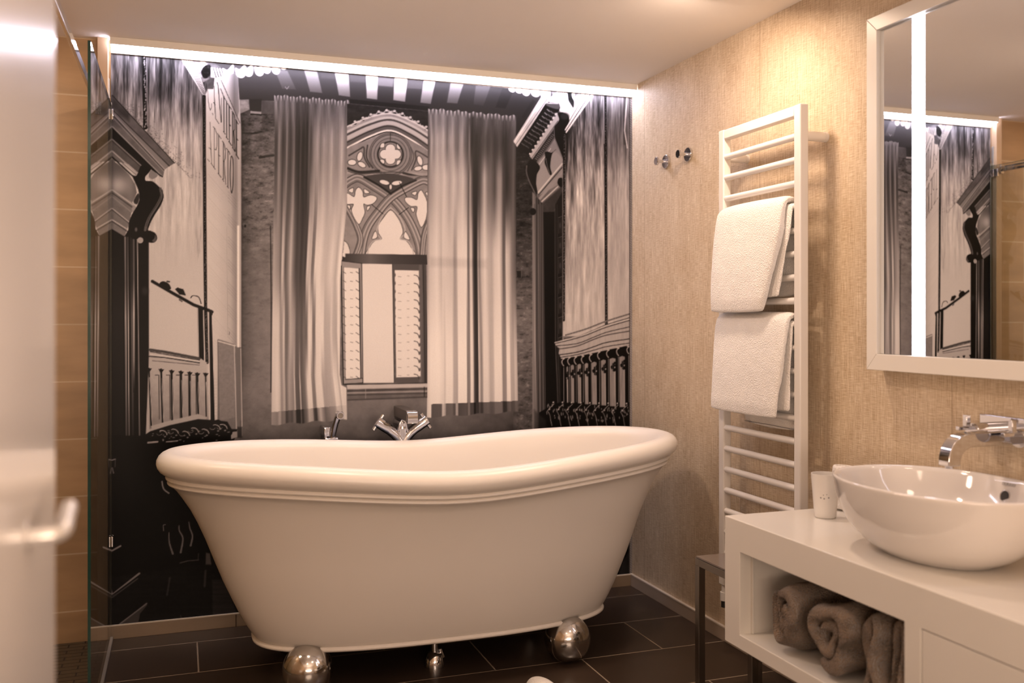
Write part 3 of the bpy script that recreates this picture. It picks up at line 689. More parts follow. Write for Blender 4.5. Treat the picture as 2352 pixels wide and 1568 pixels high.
# casement
V5 = tf(500, 550, 2.851)
SAVE = IMG.copy()
poly(V5((835, 92), (1368, 100), (1372, 165), (835, 160)), lambda X, Y: np.interp(X, [790, 850, 900, 980], [.26, .42, .30, .24]), 1.3)
poly(V5((940, 158), (1145, 162), (1155, 936), (950, 938)), SKY, 1.3)
poly(V5((808, 138), (942, 156), (950, 938), (822, 948)), .60, 1.3)
poly(V5((824, 182), (922, 190), (932, 905), (836, 915)), .88, 1.3)
for a, b, w, v in (((808, 138), (822, 948), 2.2, .12), ((824, 180), (836, 912), 1, .3), ((808, 140), (942, 156), 1.6, .2), ((942, 156), (950, 938), 2, .25), ((926, 190), (937, 905), 2.4, .16), ((822, 946), (950, 938), 2, .2), ((836, 915), (945, 908), 2, .3)):
    line(V5(a, b), w, v, 1.2)
for k in range(13):
    y = 210+k*57; line(V5((905, y), (925, y+14)), 1.2, .2); line(V5((820, y), (838, y+12)), 1, .25); line(V5((868, y+5), (884, y+8)), .9, .35)
poly(V5((1143, 162), (1362, 165), (1378, 940), (1155, 936)), lambda X, Y: np.interp(X, [902, 960, 965, 978], [.36, .34, .42, .28]), 1.3)
poly(V5((1158, 200), (1316, 203), (1328, 898), (1168, 902)), .87, 1.3)
line(V5((1344, 165), (1358, 938)), 1.2, .1); line(V5((1143, 162), (1155, 936)), 1.2, .15)
for k in range(13):
    y = 232+k*54; arcx, arcy = 1326, y
    line(cs(V5((1285, y), (1308, y+8), (1318, y+34))), 1.5, .2); line(V5((1180, y+10), (1200, y+12)), .9, .5); line(V5((1240, y+6), (1252, y+7)), .9, .5)
    ell(*V5((1160, y))[0], 1.6, 4, .40, 1.2); ell(*V5((1322, y+24))[0], 1.6, 4, .36, 1.2)
line(V5((830, 950), (1376, 938)), 2, .2)
poly(V5((845, 952), (1376, 942), (1376, 966), (848, 980)), .74, 1.3)
poly(V5((846, 980), (1376, 966), (1378, 1030), (850, 1050)), .42+.06*N_med, 1.5)
line(V5((848, 990), (1376, 976)), 2, .22); line(V5((848, 1004), (1376, 992)), 2, .66); line(V5((848, 1018), (1376, 1006)), 2.4, .28); line(V5((968, 975), (968, 1042)), 1.2, .62); line(V5((1352, 965), (1352, 1030)), 1.6, .1)
line(V5((850, 1050), (1378, 1030)), 2.5, .26, 3)
keep = (PX < np.interp(PY, [600, 640, 884, 890], [784, 782, 784, 797])) | (PX > 981)
IMG = np.where(keep & (PY > 570) & (PY < 930), SAVE, IMG)
line([(905, 1003), (905, 1005)], 1, .4)

# ---- right wall: cornice over the doorway
Q = tf(1150, 180, 4.9)
poly(Q((560, 130), (1480, 120), (1480, 2900), (700, 2900), (700, 560)), lambda X, Y: np.interp(Y, [200, 270, 330, 400, 700], [.62, .46, .50, .66, .74]), 1.5)
s = (PX > 1296) & (PY < 760)
IMG[s] += ((.34*N_streak+.22*N_streak2)*np.interp(PY, [200, 330, 460, 600, 760], [.9, 1.1, .8, .45, .25])*np.interp(PX, [1300, 1385, 1400, 1445], [1.1, 1, .5, .6]))[s]
s = (PX > 1296) & (PX < 1330) & (PY > 290) & (PY < 720)
IMG[s] -= (np.interp(PX, [1296, 1306, 1330], [.22, .15, 0])*np.interp(PY, [300, 400, 500, 720], [1, 1, .5, .2]))[s]
poly(Q((520, 250), (650, 130), (860, 110), (850, 300), (780, 480), (700, 600), (690, 420), (640, 330)), .84, 2)
for k in range(5): line(Q((560+22*k, 245+8*k), (650+22*k, 160)), 1.3, .45, 1.2, .8)
poly(cs(Q((740, 110), (790, 120), (800, 210), (822, 260), (815, 330), (790, 300), (760, 250), (750, 180)), 4, True), .18+.2*N_fine, 1.3)
poly(Q((930, 110), (1080, 130), (735, 620), (708, 578)), .92, 1.5); line(Q((1045, 120), (725, 600)), 1.5, .5, 1.5); line(Q((985, 115), (715, 575)), 1.2, .4, 1.2)
for k in range(26):
    t = k/25; ell(*Q((730+300*t, 590-450*t))[0], 1.5, 1.1, .4, 1)
poly(Q((840, 110), (930, 110), (830, 270), (830, 180)), .65+.25*N_fine, 2)
poly(Q((140, 705), (480, 165), (560, 130), (560, 240), (500, 300), (182, 775)), .80+.08*N_med, 1.5); line(Q((165, 750), (520, 235)), 1.2, .45); line(Q((150, 720), (500, 180)), 1.6, .95, 1.5)
for k in range(14): line(Q((240+9*k, 430-14*k), (262+9*k, 448-14*k)), 1.4, .18, 1.2, .6)
poly(Q((500, 290), (530, 272), (650, 282), (665, 330), (640, 400), (300, 860), (188, 792)), .10, 1.5)
poly(cs(Q((505, 300), (530, 275), (645, 282), (660, 330), (640, 350), (560, 330)), 4, True), .40, 2.4); line(Q((515, 280), (645, 284)), 1.6, .85)
for i in range(11):
    for j in range(3):
        t = i/10.5; x = 520-300*t+(40*j)*(1-.35*t); y = 350+400*t+(22*j)*(1-.3*t)
        line(Q((x, y), (x+26, y+22)), 2.4, (.62, .5, .55)[j]*(1.05-.4*t), 1.6)
poly(Q((610, 400), (635, 385), (662, 455), (352, 912), (320, 870)), .72, 1.5)
for i in range(11):
    t = i/10; ell(*Q((618-292*t, 400+450*t))[0], 2, 2, .85, 1.2); ell(*Q((606-292*t, 425+450*t))[0], 1.6, 1.6, .1, 1.2)
line(Q((640, 480), (345, 900)), 1.2, .35)
poly(Q((600, 570), (610, 650), (400, 940), (352, 915)), .22, 1.5)
for k in range(16):
    t = k/15; line(Q((575-190*t, 630+270*t), (600-190*t, 645+270*t)), 1.3, .65, 1, .8)
poly(Q((410, 960), (612, 672), (690, 900), (692, 1170), (425, 1320), (395, 1200)), .58+.05*N_med, 1.5)
poly(cs(Q((405, 1100), (470, 950), (600, 830), (690, 900), (690, 950), (420, 1280)), 4, True), lambda X, Y: .62+.0*X, 3)
line(Q((420, 985), (560, 790)), 1.6, .8); line(Q((415, 1290), (690, 960)), 3.4, .78, 1.5); line(Q((425, 1310), (690, 1000)), 2.2, .25, 1.5); line(Q((445, 1400), (692, 1170)), 3, .74, 1.5); line(Q((440, 1350), (690, 1060)), 6, .60, 2); line(Q((450, 1425), (692, 1210)), 2, .32, 1.5)
poly(cs(Q((495, 835), (530, 825), (570, 838), (620, 800), (575, 850), (556, 960), (556, 1010), (572, 1075), (550, 1085), (520, 1020), (492, 950), (498, 890)), 4, True), .07, 1.3)
line(cs(Q((505, 900), (520, 980), (548, 1070))), 1.4, .5)
poly(Q((450, 1430), (692, 1215), (692, 1300), (600, 1500), (480, 1505)), .26+.06*N_med, 1.5)
# doorway and mouldings
poly([(1222, 440), (1248, 470), (1252, 1010), (1222, 1010)], lambda X, Y: np.interp(X, [1224, 1229, 1231, 1234, 1237, 1240, 1243, 1247, 1250], [.50, .44, .22, .34, .18, .40, .2, .32, .14]), 1.4)
line([(1227, 470), (1228, 780), (1232, 1000)], 3.5, lambda X, Y: np.interp(Y, [470, 780, 1000], [.40, .60, .40]), 1.3)
for x0, x1, v in ((1236, 1241, .5), (1244, 1250, .42)): line([(x0, 470), (x0+1, 780), (x1, 1000)], 1.2, v)
poly(Q((478, 1505), (600, 1500), (692, 1300), (692, 2700), (670, 3900), (505, 3900)), .055, 1.5)
poly([(1275, 470), (1291, 440), (1291, 800), (1286, 960), (1279, 960)], .12, 1.3)
line([(1274, 480), (1275, 780), (1282, 955)], 1.6, .34); line([(1279, 470), (1280, 780), (1286, 940)], 1.2, .26)
for y in range(500, 790, 46):
    line([(1282, y), (1290, y-3)], 1.1, .4); line([(1283, y+3), (1283, y+36)], 1, .32); line([(1288, y+1), (1288, y+34)], 1, .3); ell(1286, y+18, 2.5, 7, .3, 1.5, .6)
poly(cs(Q((300, 960), (345, 912), (412, 955), (438, 1010), (400, 1090), (395, 1180), (412, 1300), (370, 1250), (310, 1120), (285, 1040)), 5, True), .09, 1.3)
line(cs(Q((290, 985), (288, 1060), (320, 1160), (372, 1270), (392, 1340))), 2.4, .42, 1.2)
poly(cs(Q((640, 395), (700, 385), (758, 425), (766, 490), (712, 590), (702, 700), (702, 910), (660, 800), (598, 640), (600, 550), (655, 475)), 5, True), .09, 1.3)
line(cs(Q((598, 560), (605, 670), (650, 790), (695, 900))), 1.6, .5, 1.2); ell(*Q((715, 430))[0], 10, 8, .24, 4)
ell(*Q((672, 1172))[0], 8, 11, .05, 1.3); line(cs(Q((640, 1140), (632, 1180), (660, 1225))), 1.3, .6); ell(*Q((360, 1500))[0], 7, 8, .05, 1.3)
poly([(1187, 621), (1197, 621), (1197, 637), (1187, 637)], .14); line([(1187, 621), (1197, 621), (1197, 637)], 1.4, .4)
studs([(1295.5, 302), (1295, 500), (1294, 735)], 6, 5, .10, .55); line([(1291.5, 380), (1292, 835)], 1.2, .62); line([(1298.5, 310), (1298, 735)], 1, .8, 1, .6)
studs([(1389, 205), (1391, 480), (1392, 744)], 6.5, 6, .14, .5); line([(1386, 205), (1387, 330)], 1.6, .85, 1.2, .8)
# curtain-like shadow near the rope
line([(1437, 205), (1433, 260), (1436, 330)], 7, .30, 4, .8); line([(1440, 205), (1434, 300), (1440, 340)], 2.4, .9, 1.6, .9)
# right wainscot
R = tf(1230, 700, 5.226)
poly(cs(R((222, 452), (420, 395), (700, 305), (900, 215), (1140, 130)), 6)+R((1140, 480), (900, 530), (700, 575), (500, 615), (305, 645), (275, 580), (285, 520), (245, 495)), .68+.05*N_streak2, 1.3)
for q, w, v in (([(340, 405), (500, 378), (700, 300), (840, 240), (1140, 150)], 1.3, .12), ([(232, 462), (420, 418), (600, 365), (840, 270), (1140, 182)], 1.5, .10), ([(245, 492), (500, 462), (700, 385), (860, 325), (1140, 260)], 1.5, .10),
                ([(290, 528), (500, 492), (700, 412), (860, 360), (1140, 312)], 2.2, .28), ([(290, 598), (500, 565), (700, 500), (850, 450), (1140, 405)], 1.8, .06), ([(300, 628), (500, 595), (700, 542), (850, 500), (1140, 455)], 1.5, .10), ([(230, 450), (420, 400), (600, 345), (840, 250), (1140, 165)], 1.2, .85)):
    line(cs(R(*q)), w, v, 1.2)
line(cs(R((360, 362), (600, 290), (840, 198), (1140, 104))), 3.4, .30, 1.3)
for k in range(46):
    t = k/45; x = 370+770*t; y = np.interp(x, [360, 600, 840, 1140], [362, 290, 198, 104]); line(R((x, y-10), (x+6, y+10)), .9, .8, .9, .8)
poly(R((305, 648), (500, 616), (700, 576), (900, 532), (1140, 480), (1140, 1700), (30, 1700), (40, 1290), (130, 1240), (250, 1180), (300, 1170)), .045, 1.4)
for i, (x0, x1, y0, y1) in enumerate(((368, 388, 735, 1170), (418, 460, 715, 1175), (500, 546, 705, 1180), (584, 632, 695, 1190), (670, 732, 680, 1195), (782, 842, 655, 1205), (884, 960, 635, 1215), (1000, 1072, 612, 1225))):
    poly(R((x0, y0+14), ((x0+x1)/2, y0), (x1-4, y0+10), (x1, y1), (x0+6, y1)), .56+.08*N_streak2, 1.2)
    line(R((x1-12, y0+60), (x1-6, y1)), 1.1, .7); yc = y0+118
    for dx, dy, r in ((0, 0, 5.6), (18, -12, 4.6), (-14, -8, 3.8), (8, 26, 4), (26, 8, 4)): ell(*R(((x0+x1)/2+10+dx, yc+dy))[0], r*1.0, r*1.0, .045, 1.2)
    for dx, dy in ((-6, -40), (14, -56)): ell(*R(((x0+x1)/2+12+dx, yc+dy))[0], 2.4, 3.4, .06, 1.2)
    ell(*R(((x0+x1)/2+26, yc-4))[0], 1.2, 2, .7, 1); ell(*R(((x0+x1)/2-6, yc+22))[0], 1.6, .9, .6, 1)
for x, y in ((322, 690), (392, 678), (470, 670), (556, 660), (652, 640), (750, 610), (858, 588), (978, 565), (1102, 545)):
    line(cs(R((x+22, y-48), (x-6, y-22), (x-6, y+12), (x+14, y+42))), 1.8, .78, 1.1, .95); ell(*R((x+6, y-50))[0], 3, 1.6, .72, 1.1)
    line(R((x+14, y+60), (x+16, 1165)), 1.1, .66, 1, .9); line(R((x+66, y+60), (x+68, 1175)), 1, .5, 1, .7)
_r = np.random.RandomState(11)
for i in range(9):
    x = 160+112*i*.98; y = 1215+2*i
    line(cs(R((x+60, y-30), (x+10, y+20), (x-20, y+55))), 1.3, .72, 1, .9)
    line(cs(R((x-16, y+60), (x+10, y+110), (x+20, y+170), (x+34, y+235))), 1.3, .66, 1, .85)
    for k in range(10):
        xx, yy = x-30+_r.rand()*110, y-30+_r.rand()*190
        line(R((xx, yy), (xx+2, yy+8+26*_r.rand())), 1.6, .6, 1, .9)
    ell(*R((x+50, y-48))[0], 1.8, 1.8, .75, 1); ell(*R((x+4, y+36))[0], 1.8, 1.8, .65, 1)
poly([(1226, 940), (1254, 965), (1254, 1020), (1226, 1020)], .20, 6, .6)
# hidden lower right, dark floor of the picture
poly([(560, 1040), (1447, 1020), (1460, 1460), (560, 1460)], .07+.03*N_wood, 25)
poly([(1424, 1295), (1447, 1262), (1447, 1325), (1420, 1325)], .16+.06*N_med, 3)
# rope border at the right end
poly([(1446, 180), (1462, 180), (1462, 1460), (1444, 1460)], .72, 1.2)
for y in range(196, 1330, 4):
    line([(1445.5, y+4), (1453, y)], 1.3, .12, .9, .85)
line([(1445.5, 200), (1445, 1330)], 1.2, .1)
IMG = np.clip(IMG, .02, .97)**np.interp(PY, [110, 300, 520, 760], [1.5, 1.35, 1.12, 1])

# ------------------------------------------------------------------ the room
H = 2.30
XL, YF = -3.15, -4.75
def plate(name, dims, mat, label):
    bm = bmesh.new(); box(bm, *dims); o = finish(name, bm, mat, smooth=False); return struct(o, label)
plate('floor', (XL, 0, YF, 0, -.10, 0), 'floor', 'floor of dark brown rectangular tiles with thin pale joints')
plate('shower_floor', (XL, -2.230, -1.6, -.012, 0, .004), 'showerfloor', 'dark ribbed mosaic floor of the shower')
plate('ceiling', (XL, 0, YF, 0, H, H+.1), 'ceiling', 'plain off-white ceiling')
plate('wall_back', (XL-.1, .1, 0, .1, -.1, H+.1), 'walltile', 'rear wall, tan tiled in the shower')
plate('wall_right', (0, .1, YF, 0, -.1, H+.1), 'paper', 'right wall covered in gold beige woven wallpaper')
plate('wall_left', (XL-.1, XL, YF, 0, -.1, H+.1), 'walltile_side', 'tan tiled shower side wall')
plate('wall_front', (XL-.1, .1, YF-.1, YF, -.1, H+.1), 'ceiling', 'plain wall behind the viewer')
# skirtings
bm = bmesh.new(); box(bm, -2.222, -.012, -.011, 0, .0, .049)
b = struct(finish('baseboard_back', bm, 'skirt', bevel=.001), 'brown tile skirting below the photo wall')
bm = bmesh.new(); box(bm, -2.222, -.012, -.012, 0, .049, .054); finish('top_edge', bm, 'skirt_top', b, bevel=.001)
bm = bmesh.new(); box(bm, -.012, 0, YF, 0, .0, .049)
b = struct(finish('baseboard_right', bm, 'skirt_right', bevel=.001), 'beige brown skirting below the wallpaper')
bm = bmesh.new(); box(bm, -.013, 0, YF, 0, .049, .055); finish('top_edge', bm, 'skirt_top', b, bevel=.001)
struct(bx('trim_1', (-2.268, -2.230, -.035, 0, 0, H), 'tan', bevel=.002), 'narrow tan upright strip between mural and shower tiles')

# ------------------------------------------------------------------ the photo wall
def wall_to_image(x, z):   # projects a point of the picture wall through the camera to image pixels
    dx, dy = x-CAMX, -CAMY
    dep = dx*math.sin(YAW)+dy*math.cos(YAW); lat = dx*math.cos(YAW)-dy*math.sin(YAW)
    return 1176+FPX*lat/dep, HORIZON+FPX*(CAMZ-z)/dep
def build_mural():
    x0, x1, z0, z1 = -2.222, -.0005, .054, 2.272
    nx, nz = 880, 850
    xs = np.linspace(x0, x1, nx); zs = np.linspace(z0, z1, nz)
    X, Z = np.meshgrid(xs, zs)
    U, V = wall_to_image(X, Z)
    fu = np.clip(U-AX0-.5, 0, NW-1.001); fv = np.clip(V-AY0-.5, 0, NH-1.001)
    iu, iv = fu.astype(int), fv.astype(int); tu, tv = fu-iu, fv-iv
    T = (IMG[iv, iu]*(1-tu)+IMG[iv, iu+1]*tu)*(1-tv)+(IMG[iv+1, iu]*(1-tu)+IMG[iv+1, iu+1]*tu)*tv
    T = np.clip(T, 0, 1)**2.3
    nv = nx*nz
    me = bpy.data.meshes.new('photo_mural')
    me.vertices.add(nv)
    co = np.empty((nv, 3), np.float32); co[:, 0] = X.ravel(); co[:, 1] = -.0035; co[:, 2] = Z.ravel()
    me.vertices.foreach_set('co', co.ravel())
    idx = np.arange(nv, dtype=np.int32).reshape(nz, nx)
    q = np.stack([idx[:-1, :-1], idx[:-1, 1:], idx[1:, 1:], idx[1:, :-1]], -1).reshape(-1, 4)
    nf = len(q)
    me.loops.add(nf*4); me.polygons.add(nf)
    me.loops.foreach_set('vertex_index', q.ravel())
    me.polygons.foreach_set('loop_start', np.arange(0, nf*4, 4, dtype=np.int32))
    try: me.polygons.foreach_set('loop_total', np.full(nf, 4, np.int32))
    except Exception: pass
    me.update(calc_edges=True)
    at = me.color_attributes.new('tone', 'FLOAT_COLOR', 'POINT')
    c = np.ones((nv, 4), np.float32)
    t_ = T.ravel(); c[:, 0] = t_; c[:, 1] = t_*(.93+.05*t_); c[:, 2] = t_*(1.0-.03*t_)
    at.data.foreach_set('color', c.ravel())
    m, nt, out = newmat('printed_photo')
    bs = N(nt, 'BsdfPrincipled'); bs.inputs['Roughness'].default_value = .42; bs.inputs['Specular IOR Level'].default_value = .15
    a = N(nt, 'Attribute'); a.attribute_name = 'tone'
    tc = N(nt, 'TexCoord'); nz_ = N(nt, 'TexNoise'); nz_.inputs['Scale'].default_value = 700; nz_.inputs['Detail'].default_value = 2; L(nt, tc, 'Object', nz_, 'Vector')
    r = ramp(nt, [(.3, (.93, .93, .93, 1)), (.7, (1.05, 1.05, 1.05, 1))]); L(nt, nz_, 'Fac', r, 'Fac')
    mx = N(nt, 'MixRGB'); mx.blend_type = 'MULTIPLY'; mx.inputs['Fac'].default_value = 1
    L(nt, a, 'Color', mx, 'Color1'); L(nt, r, 'Color', mx, 'Color2'); L(nt, mx, 'Color', bs, 'Base Color'); L(nt, bs, 'BSDF', out, 'Surface')
    me.materials.append(m)
    o = bpy.data.objects.new('photo_mural', me); COL.objects.link(o)
    return tag(o, 'large black and white photo mural of a room with curtained gothic window', 'mural')
build_mural()

# LED profile along the top of the mural
t = empty('strip_light', (-1.11, -.03, H), 'long white glowing strip light along the ceiling above the mural', 'light')
bm = bmesh.new(); box(bm, -2.222, -.002, -.060, -.054, 2.272, H-.0005); box(bm, -2.222, -.002, -.010, -.004, 2.250, H-.0005); box(bm, -2.222, -.002, -.054, -.010, 2.290, H-.0005)  # low back lip added to shade the top of the mural from the diffuser
finish('housing', bm, 'frame', t, bevel=.001)
bx('diffuser', (-2.221, -.003, -.053, -.011, 2.270, 2.284), 'led', t, bevel=.002)

# ------------------------------------------------------------------ shower screen and rail
t = empty('shower_screen', (-2.22, -.46, 0), 'frameless clear glass shower screen standing beside the mural', 'shower screen')
bm = bmesh.new(); bm.faces.new([bm.verts.new(p) for p in ((-2.2182, -.920, .012), (-2.2182, -.006, .012), (-2.2182, -.006, 2.045), (-2.2182, -.920, 2.045))])
finish('glass_pane', bm, 'glass', t, smooth=False)
bx('pane_edge', (-2.2262, -2.2178, -.9225, -.9202, .012, 2.045), 'glassedge', t, bevel=0, smooth=False)['label'] = 'dark green front edge of the glass'
bx('top_edge', (-2.2262, -2.2178, -.9202, -.006, 2.0452, 2.0465), 'glassedge', t, bevel=0, smooth=False)
bx('wall_profile', (-2.2255, -2.2185, -.010, -.0045, .012, 2.06), 'profdark', t, bevel=.001)
bx('profile_cover', (-2.238, -2.2265, -.020, -.0045, 1.98, 2.15), 'prof', t, bevel=.001)
for z in (2.02, .40):
    bm = bmesh.new(); box(bm, -2.2175, -2.210, -.062, -.036, z-.035, z+.005); box(bm, -2.2175, -2.210, -.034, -.010, z-.035, z+.005)
    finish('clamp', bm, 'chrome', t, bevel=.002)
bx('sill', (-2.232, -2.213, -.925, -.013, .0, .012), 'prof', t, bevel=.001)
t = empty('shower_rail', (-2.264, -.05, 2.03), 'slim chrome rail running forward above the glass shower screen', 'rail')
bx('bar', (-2.270, -2.260, -2.05, -.040, 2.014, 2.044), 'chrome', t, bevel=.002)
bx('wall_flange', (-2.276, -2.254, -.042, -.0355, 2.005, 2.053), 'chrome', t, bevel=.002)
bm = bmesh.new(); box(bm, -2.276, -2.256, -1.52, -1.47, 2.008, 2.050); box(bm, -2.274, -2.258, -1.465, -1.44, 2.010, 2.048)
finish('rail_joint', bm, 'chrome', t, bevel=.003)

# ------------------------------------------------------------------ open door close to the viewer
bm = bmesh.new(); box(bm, -2.146, -2.106, -3.66, -2.745, .006, 2.10)
d = struct(finish('door_1', bm, 'door', bevel=.004), 'satin white door standing open at the left edge of view')
bm = bmesh.new(); box(bm, -2.1455, -2.1065, -2.7455, -2.7400, .006, 2.10); finish('edge_band', bm, 'tan', d, bevel=.001)
lv = bmesh.new()
tube(lv, smooth_path([(-2.106, -2.955, 1.0286), (-2.090, -2.955, 1.0286), (-2.080, -2.950, 1.029), (-2.0765, -2.938, 1.031), (-2.077, -2.915, 1.036), (-2.077, -2.888, 1.042)], 6), .0080, 20)
h = finish('door_handle', lv, 'doorhandle', d); h['label'] = 'pale lever handle'
ro = bmesh.new(); lathe(ro, -2.955, 1.0286, [(.0005, -2.1045), (.014, -2.1045), (.015, -2.1058)], 28, 'x'); finish('handle_rose', ro, 'doorhandle', h)

# ------------------------------------------------------------------ bath
TX, TY, TA, TB = -1.095, -.608, .9515, .438
def rimh(x):
    u = min(1.0, math.sqrt(((x-TX)/TA)**2+.05)-.2236)
    return .741+.054*(1-(1-u)**2)
def ring_pts(A, B, n, zf, seg=112):
    out = []
    for k in range(seg):
        t = 2*PI*k/seg; c, s = math.cos(t), math.sin(t)
        x = TX+A*math.copysign(abs(c)**(2/n), c); y = TY+B*math.copysign(abs(s)**(2/n), s)
        out.append((x, y, zf(x)))
    return out
bath = empty('bathtub', (TX, TY, 0), 'large white freestanding roll-top bathtub on polished metal balls', 'bathtub')
def bath_shell():
    bm = bmesh.new(); P = []
    body = [(.0, .632, .250, 2.6), (.03, .648, .258, 2.6), (.08, .668, .268, 2.55), (.15, .692, .280, 2.5), (.22, .713, .290, 2.45), (.32, .742, .302, 2.4), (.43, .770, .314, 2.35), (.54, .797, .325, 2.3),
            (.63, .822, .342, 2.3), (.70, .845, .355, 2.25), (.76, .870, .372, 2.2), (.80, .888, .384, 2.2)]
    for tt, A, B, n in body: P.append((A, B, n, lambda x, tt=tt: .152+tt*(rimh(x)-.152)))
    def bead(o, dz): P.append((TA-o, TB-o*.92, 2.2, lambda x, dz=dz: rimh(x)-dz))
    for o, dz in ((.050, .114), (.041, .1085), (.0355, .1055), (.0340, .1025), (.0355, .0995), (.0415, .0975), (.0435, .0960), (.0415, .0945), (.0345, .0925), (.0300, .0895), (.0285, .0860), (.0300, .0825), (.0345, .0800), (.0355, .0785)): bead(o, dz)
    ra, rv = .0435, .0385
    for k in range(1, 15):
        g = math.radians(-78+k*(258)/14)
        bead(ra-ra*math.cos(g), rv-rv*math.sin(g))
    inner = [(.100, .10), (.118, .16), (.150, .24), (.195, .32), (.24, .40), (.30, .455), (.40, .485)]
    for o, dz in inner: P.append((TA-o, max(.02, TB-o*.55-.045), 2.3, lambda x, dz=dz, o=o: (rimh(x) if dz < .3 else .76)-dz))
    P.append((.30, .10, 2.1, lambda x: .258)); P.append((.05, .03, 2, lambda x: .255))
    rings = [[bm.verts.new(p) for p in ring_pts(*q)] for q in P]
    skin(bm, rings)
    return finish('shell', bm, 'enamel', bath, angle=80)
bath_shell()
bm = bmesh.new()
rings = [[bm.verts.new(p) for p in ring_pts(A, B, 2.6, lambda x, z=z: z)] for A, B, z in ((.56, .18, .140), (.640, .256, .140), (.645, .261, .1435), (.646, .262, .148), (.643, .260, .153), (.630, .250, .156))]
skin(bm, rings); finish('base_lip', bm, 'enamel', bath, angle=80)
for x, y in ((-1.577, -.800), (-.657, -.800), (-1.577, -.405), (-.657, -.405)):
    bm = bmesh.new(); sphere(bm, (x, y, .0835), .0835, 48, 32); cyl(bm, (x, y, .135), (x, y, .150), .03)
    finish('ball_foot', bm, 'ball', bath)
bm = bmesh.new(); cyl(bm, (-1.12, -.69, .03), (-1.12, -.69, .15), .0135)
dp = finish('drain_pipe', bm, 'chrome', bath)
bm = bmesh.new(); tube(bm, [(-1.12, -.69, .0), (-1.12, -.69, .006), (-1.12, -.69, .018), (-1.117, -.69, .045), (-1.115, -.69, .052)], [.036, .036, .034, .026, .020], 32)
tube(bm, [(-1.100, -.690, .060), (-1.094, -.690, .030)], [.006, .012], 16)
finish('drain_collar', bm, 'chrome', dp)

# ------------------------------------------------------------------ bath taps
tp = empty('bath_mixer', (-1.11, -.10, .70), 'chrome bath mixer with two splayed handles against the mural', 'tap')
def mixer():
    bm = bmesh.new(); c = Vector((-1.113, -.140, .742))
    for s, tipz in ((-1, .8125), (1, .818)):
        tube(bm, smooth_path([c+Vector((0, 0, -.05)), c+Vector((s*.006, 0, -.018)), c+Vector((s*.026, 0, .012)), c+Vector((s*.055, 0, .038))], 6), [.026, .026, .0255, .025, .0245, .0235, .0225, .022, .0215, .021, .0205, .0205, .0205, .0205, .0205, .0205, .0205, .0205, .0205][:19], 24)
    tube(bm, smooth_path([c+Vector((0, 0, -.02)), c+Vector((0, 0, .03)), c+Vector((0, -.004, .060)), c+Vector((0, -.004, .068))], 5), [.020]*8+[.017]*4+[.014]*3+[.006], 24)
    cyl(bm, c+Vector((0, .0, .056)), c+Vector((0, .134, .056)), .011)
    cyl(bm, c+Vector((0, 0, -.05)), c+Vector((0, 0, -.13)), .018); cyl(bm, c+Vector((0, 0, -.10)), c+Vector((0, .135, -.10)), .018)
    b = finish('mixer_body', bm, 'chrome', tp)
    bm = bmesh.new(); tube(bm, smooth_path([c+Vector((-.028, -.012, .010)), c+Vector((-.017, -.014, .036)), c+Vector((-.012, -.014, .062)), c+Vector((0, -.014, .074)), c+Vector((.012, -.014, .062)), c+Vector((.017, -.014, .036)), c+Vector((.028, -.012, .010))], 6), .0035, 12)
    finish('hose_loop', bm, 'chrome', tp)
    for s in (-1, 1):
        d = Vector((s*.83, 0, .56)).normalized(); a = c+Vector((s*.052, 0, .036)); e = a+d*.062
        bm = bmesh.new(); tube(bm, [a, a+d*.002, a+d*.004, e, e+d*.003], [.0210, .0210, .0218, .0228, .0190], 28)
        hd = finish('handle', bm, 'chrome', tp)
        p = Vector((-d.z, 0, d.x)); e2 = e-d*.006
        for k in (1, -1):
            bm = bmesh.new(); cyl(bm, e2+p*k*.018, e2+p*k*.036, .0070, .0076, 16); finish('handle_pin', bm, 'chrome', hd)
mixer()
t = empty('bath_spout', (-1.097, 0, .84), 'square chrome waterfall spout jutting from the mural above the bath', 'spout')
bx('spout_arm', (-1.118, -1.076, -.235, -.0035, .820, .862), M['steel'], t, bevel=.002)
bm = bmesh.new()
sec = [(-.236, .862), (-.252, .860), (-.262, .850), (-.264, .838), (-.262, .815), (-.250, .812), (-.248, .835), (-.244, .842), (-.236, .842)]
rings = [[bm.verts.new((x, y, z)) for y, z in sec] for x in (-1.118, -1.076)]
skin(bm, rings); finish('spout_lip', bm, 'chrome', t, bevel=.002)
t = empty('hand_shower', (-1.385, -.09, .70), 'slim chrome hand shower standing in its holder behind the bath', 'hand shower')
bm = bmesh.new(); tube(bm, smooth_path([(-1.397, -.10, .66), (-1.392, -.11, .74), (-1.384, -.125, .80), (-1.372, -.15, .852)], 6), .0125, 20)
tube(bm, [(-1.371, -.140, .848), (-1.3705, -.168, .846), (-1.370, -.176, .8455)], [.0155, .0165, .0150], 28); finish('shower_stick', bm, 'chrome', t)
bm = bmesh.new(); tube(bm, [(-1.3700, -.1762, .8454), (-1.3700, -.1775, .8453)], [.0115, .0110], 28); finish('spray_face', bm, 'steel', t)
bm = bmesh.new(); box(bm, -1.425, -1.398, -.10, -.0035, .755, .792); box(bm, -1.425, -1.372, -.13, -.10, .735, .752); box(bm, -1.425, -1.413, -.11, -.09, .735, .79); finish('holder', bm, 'chrome', t, bevel=.003)
bm = bmesh.new(); tube(bm, smooth_path([(-1.397, -.10, .665), (-1.41, -.09, .55), (-1.36, -.06, .42), (-1.24, -.05, .42), (-1.165, -.08, .50), (-1.150, -.10, .58)], 8), .006, 12); finish('hose', bm, 'chrome', t)

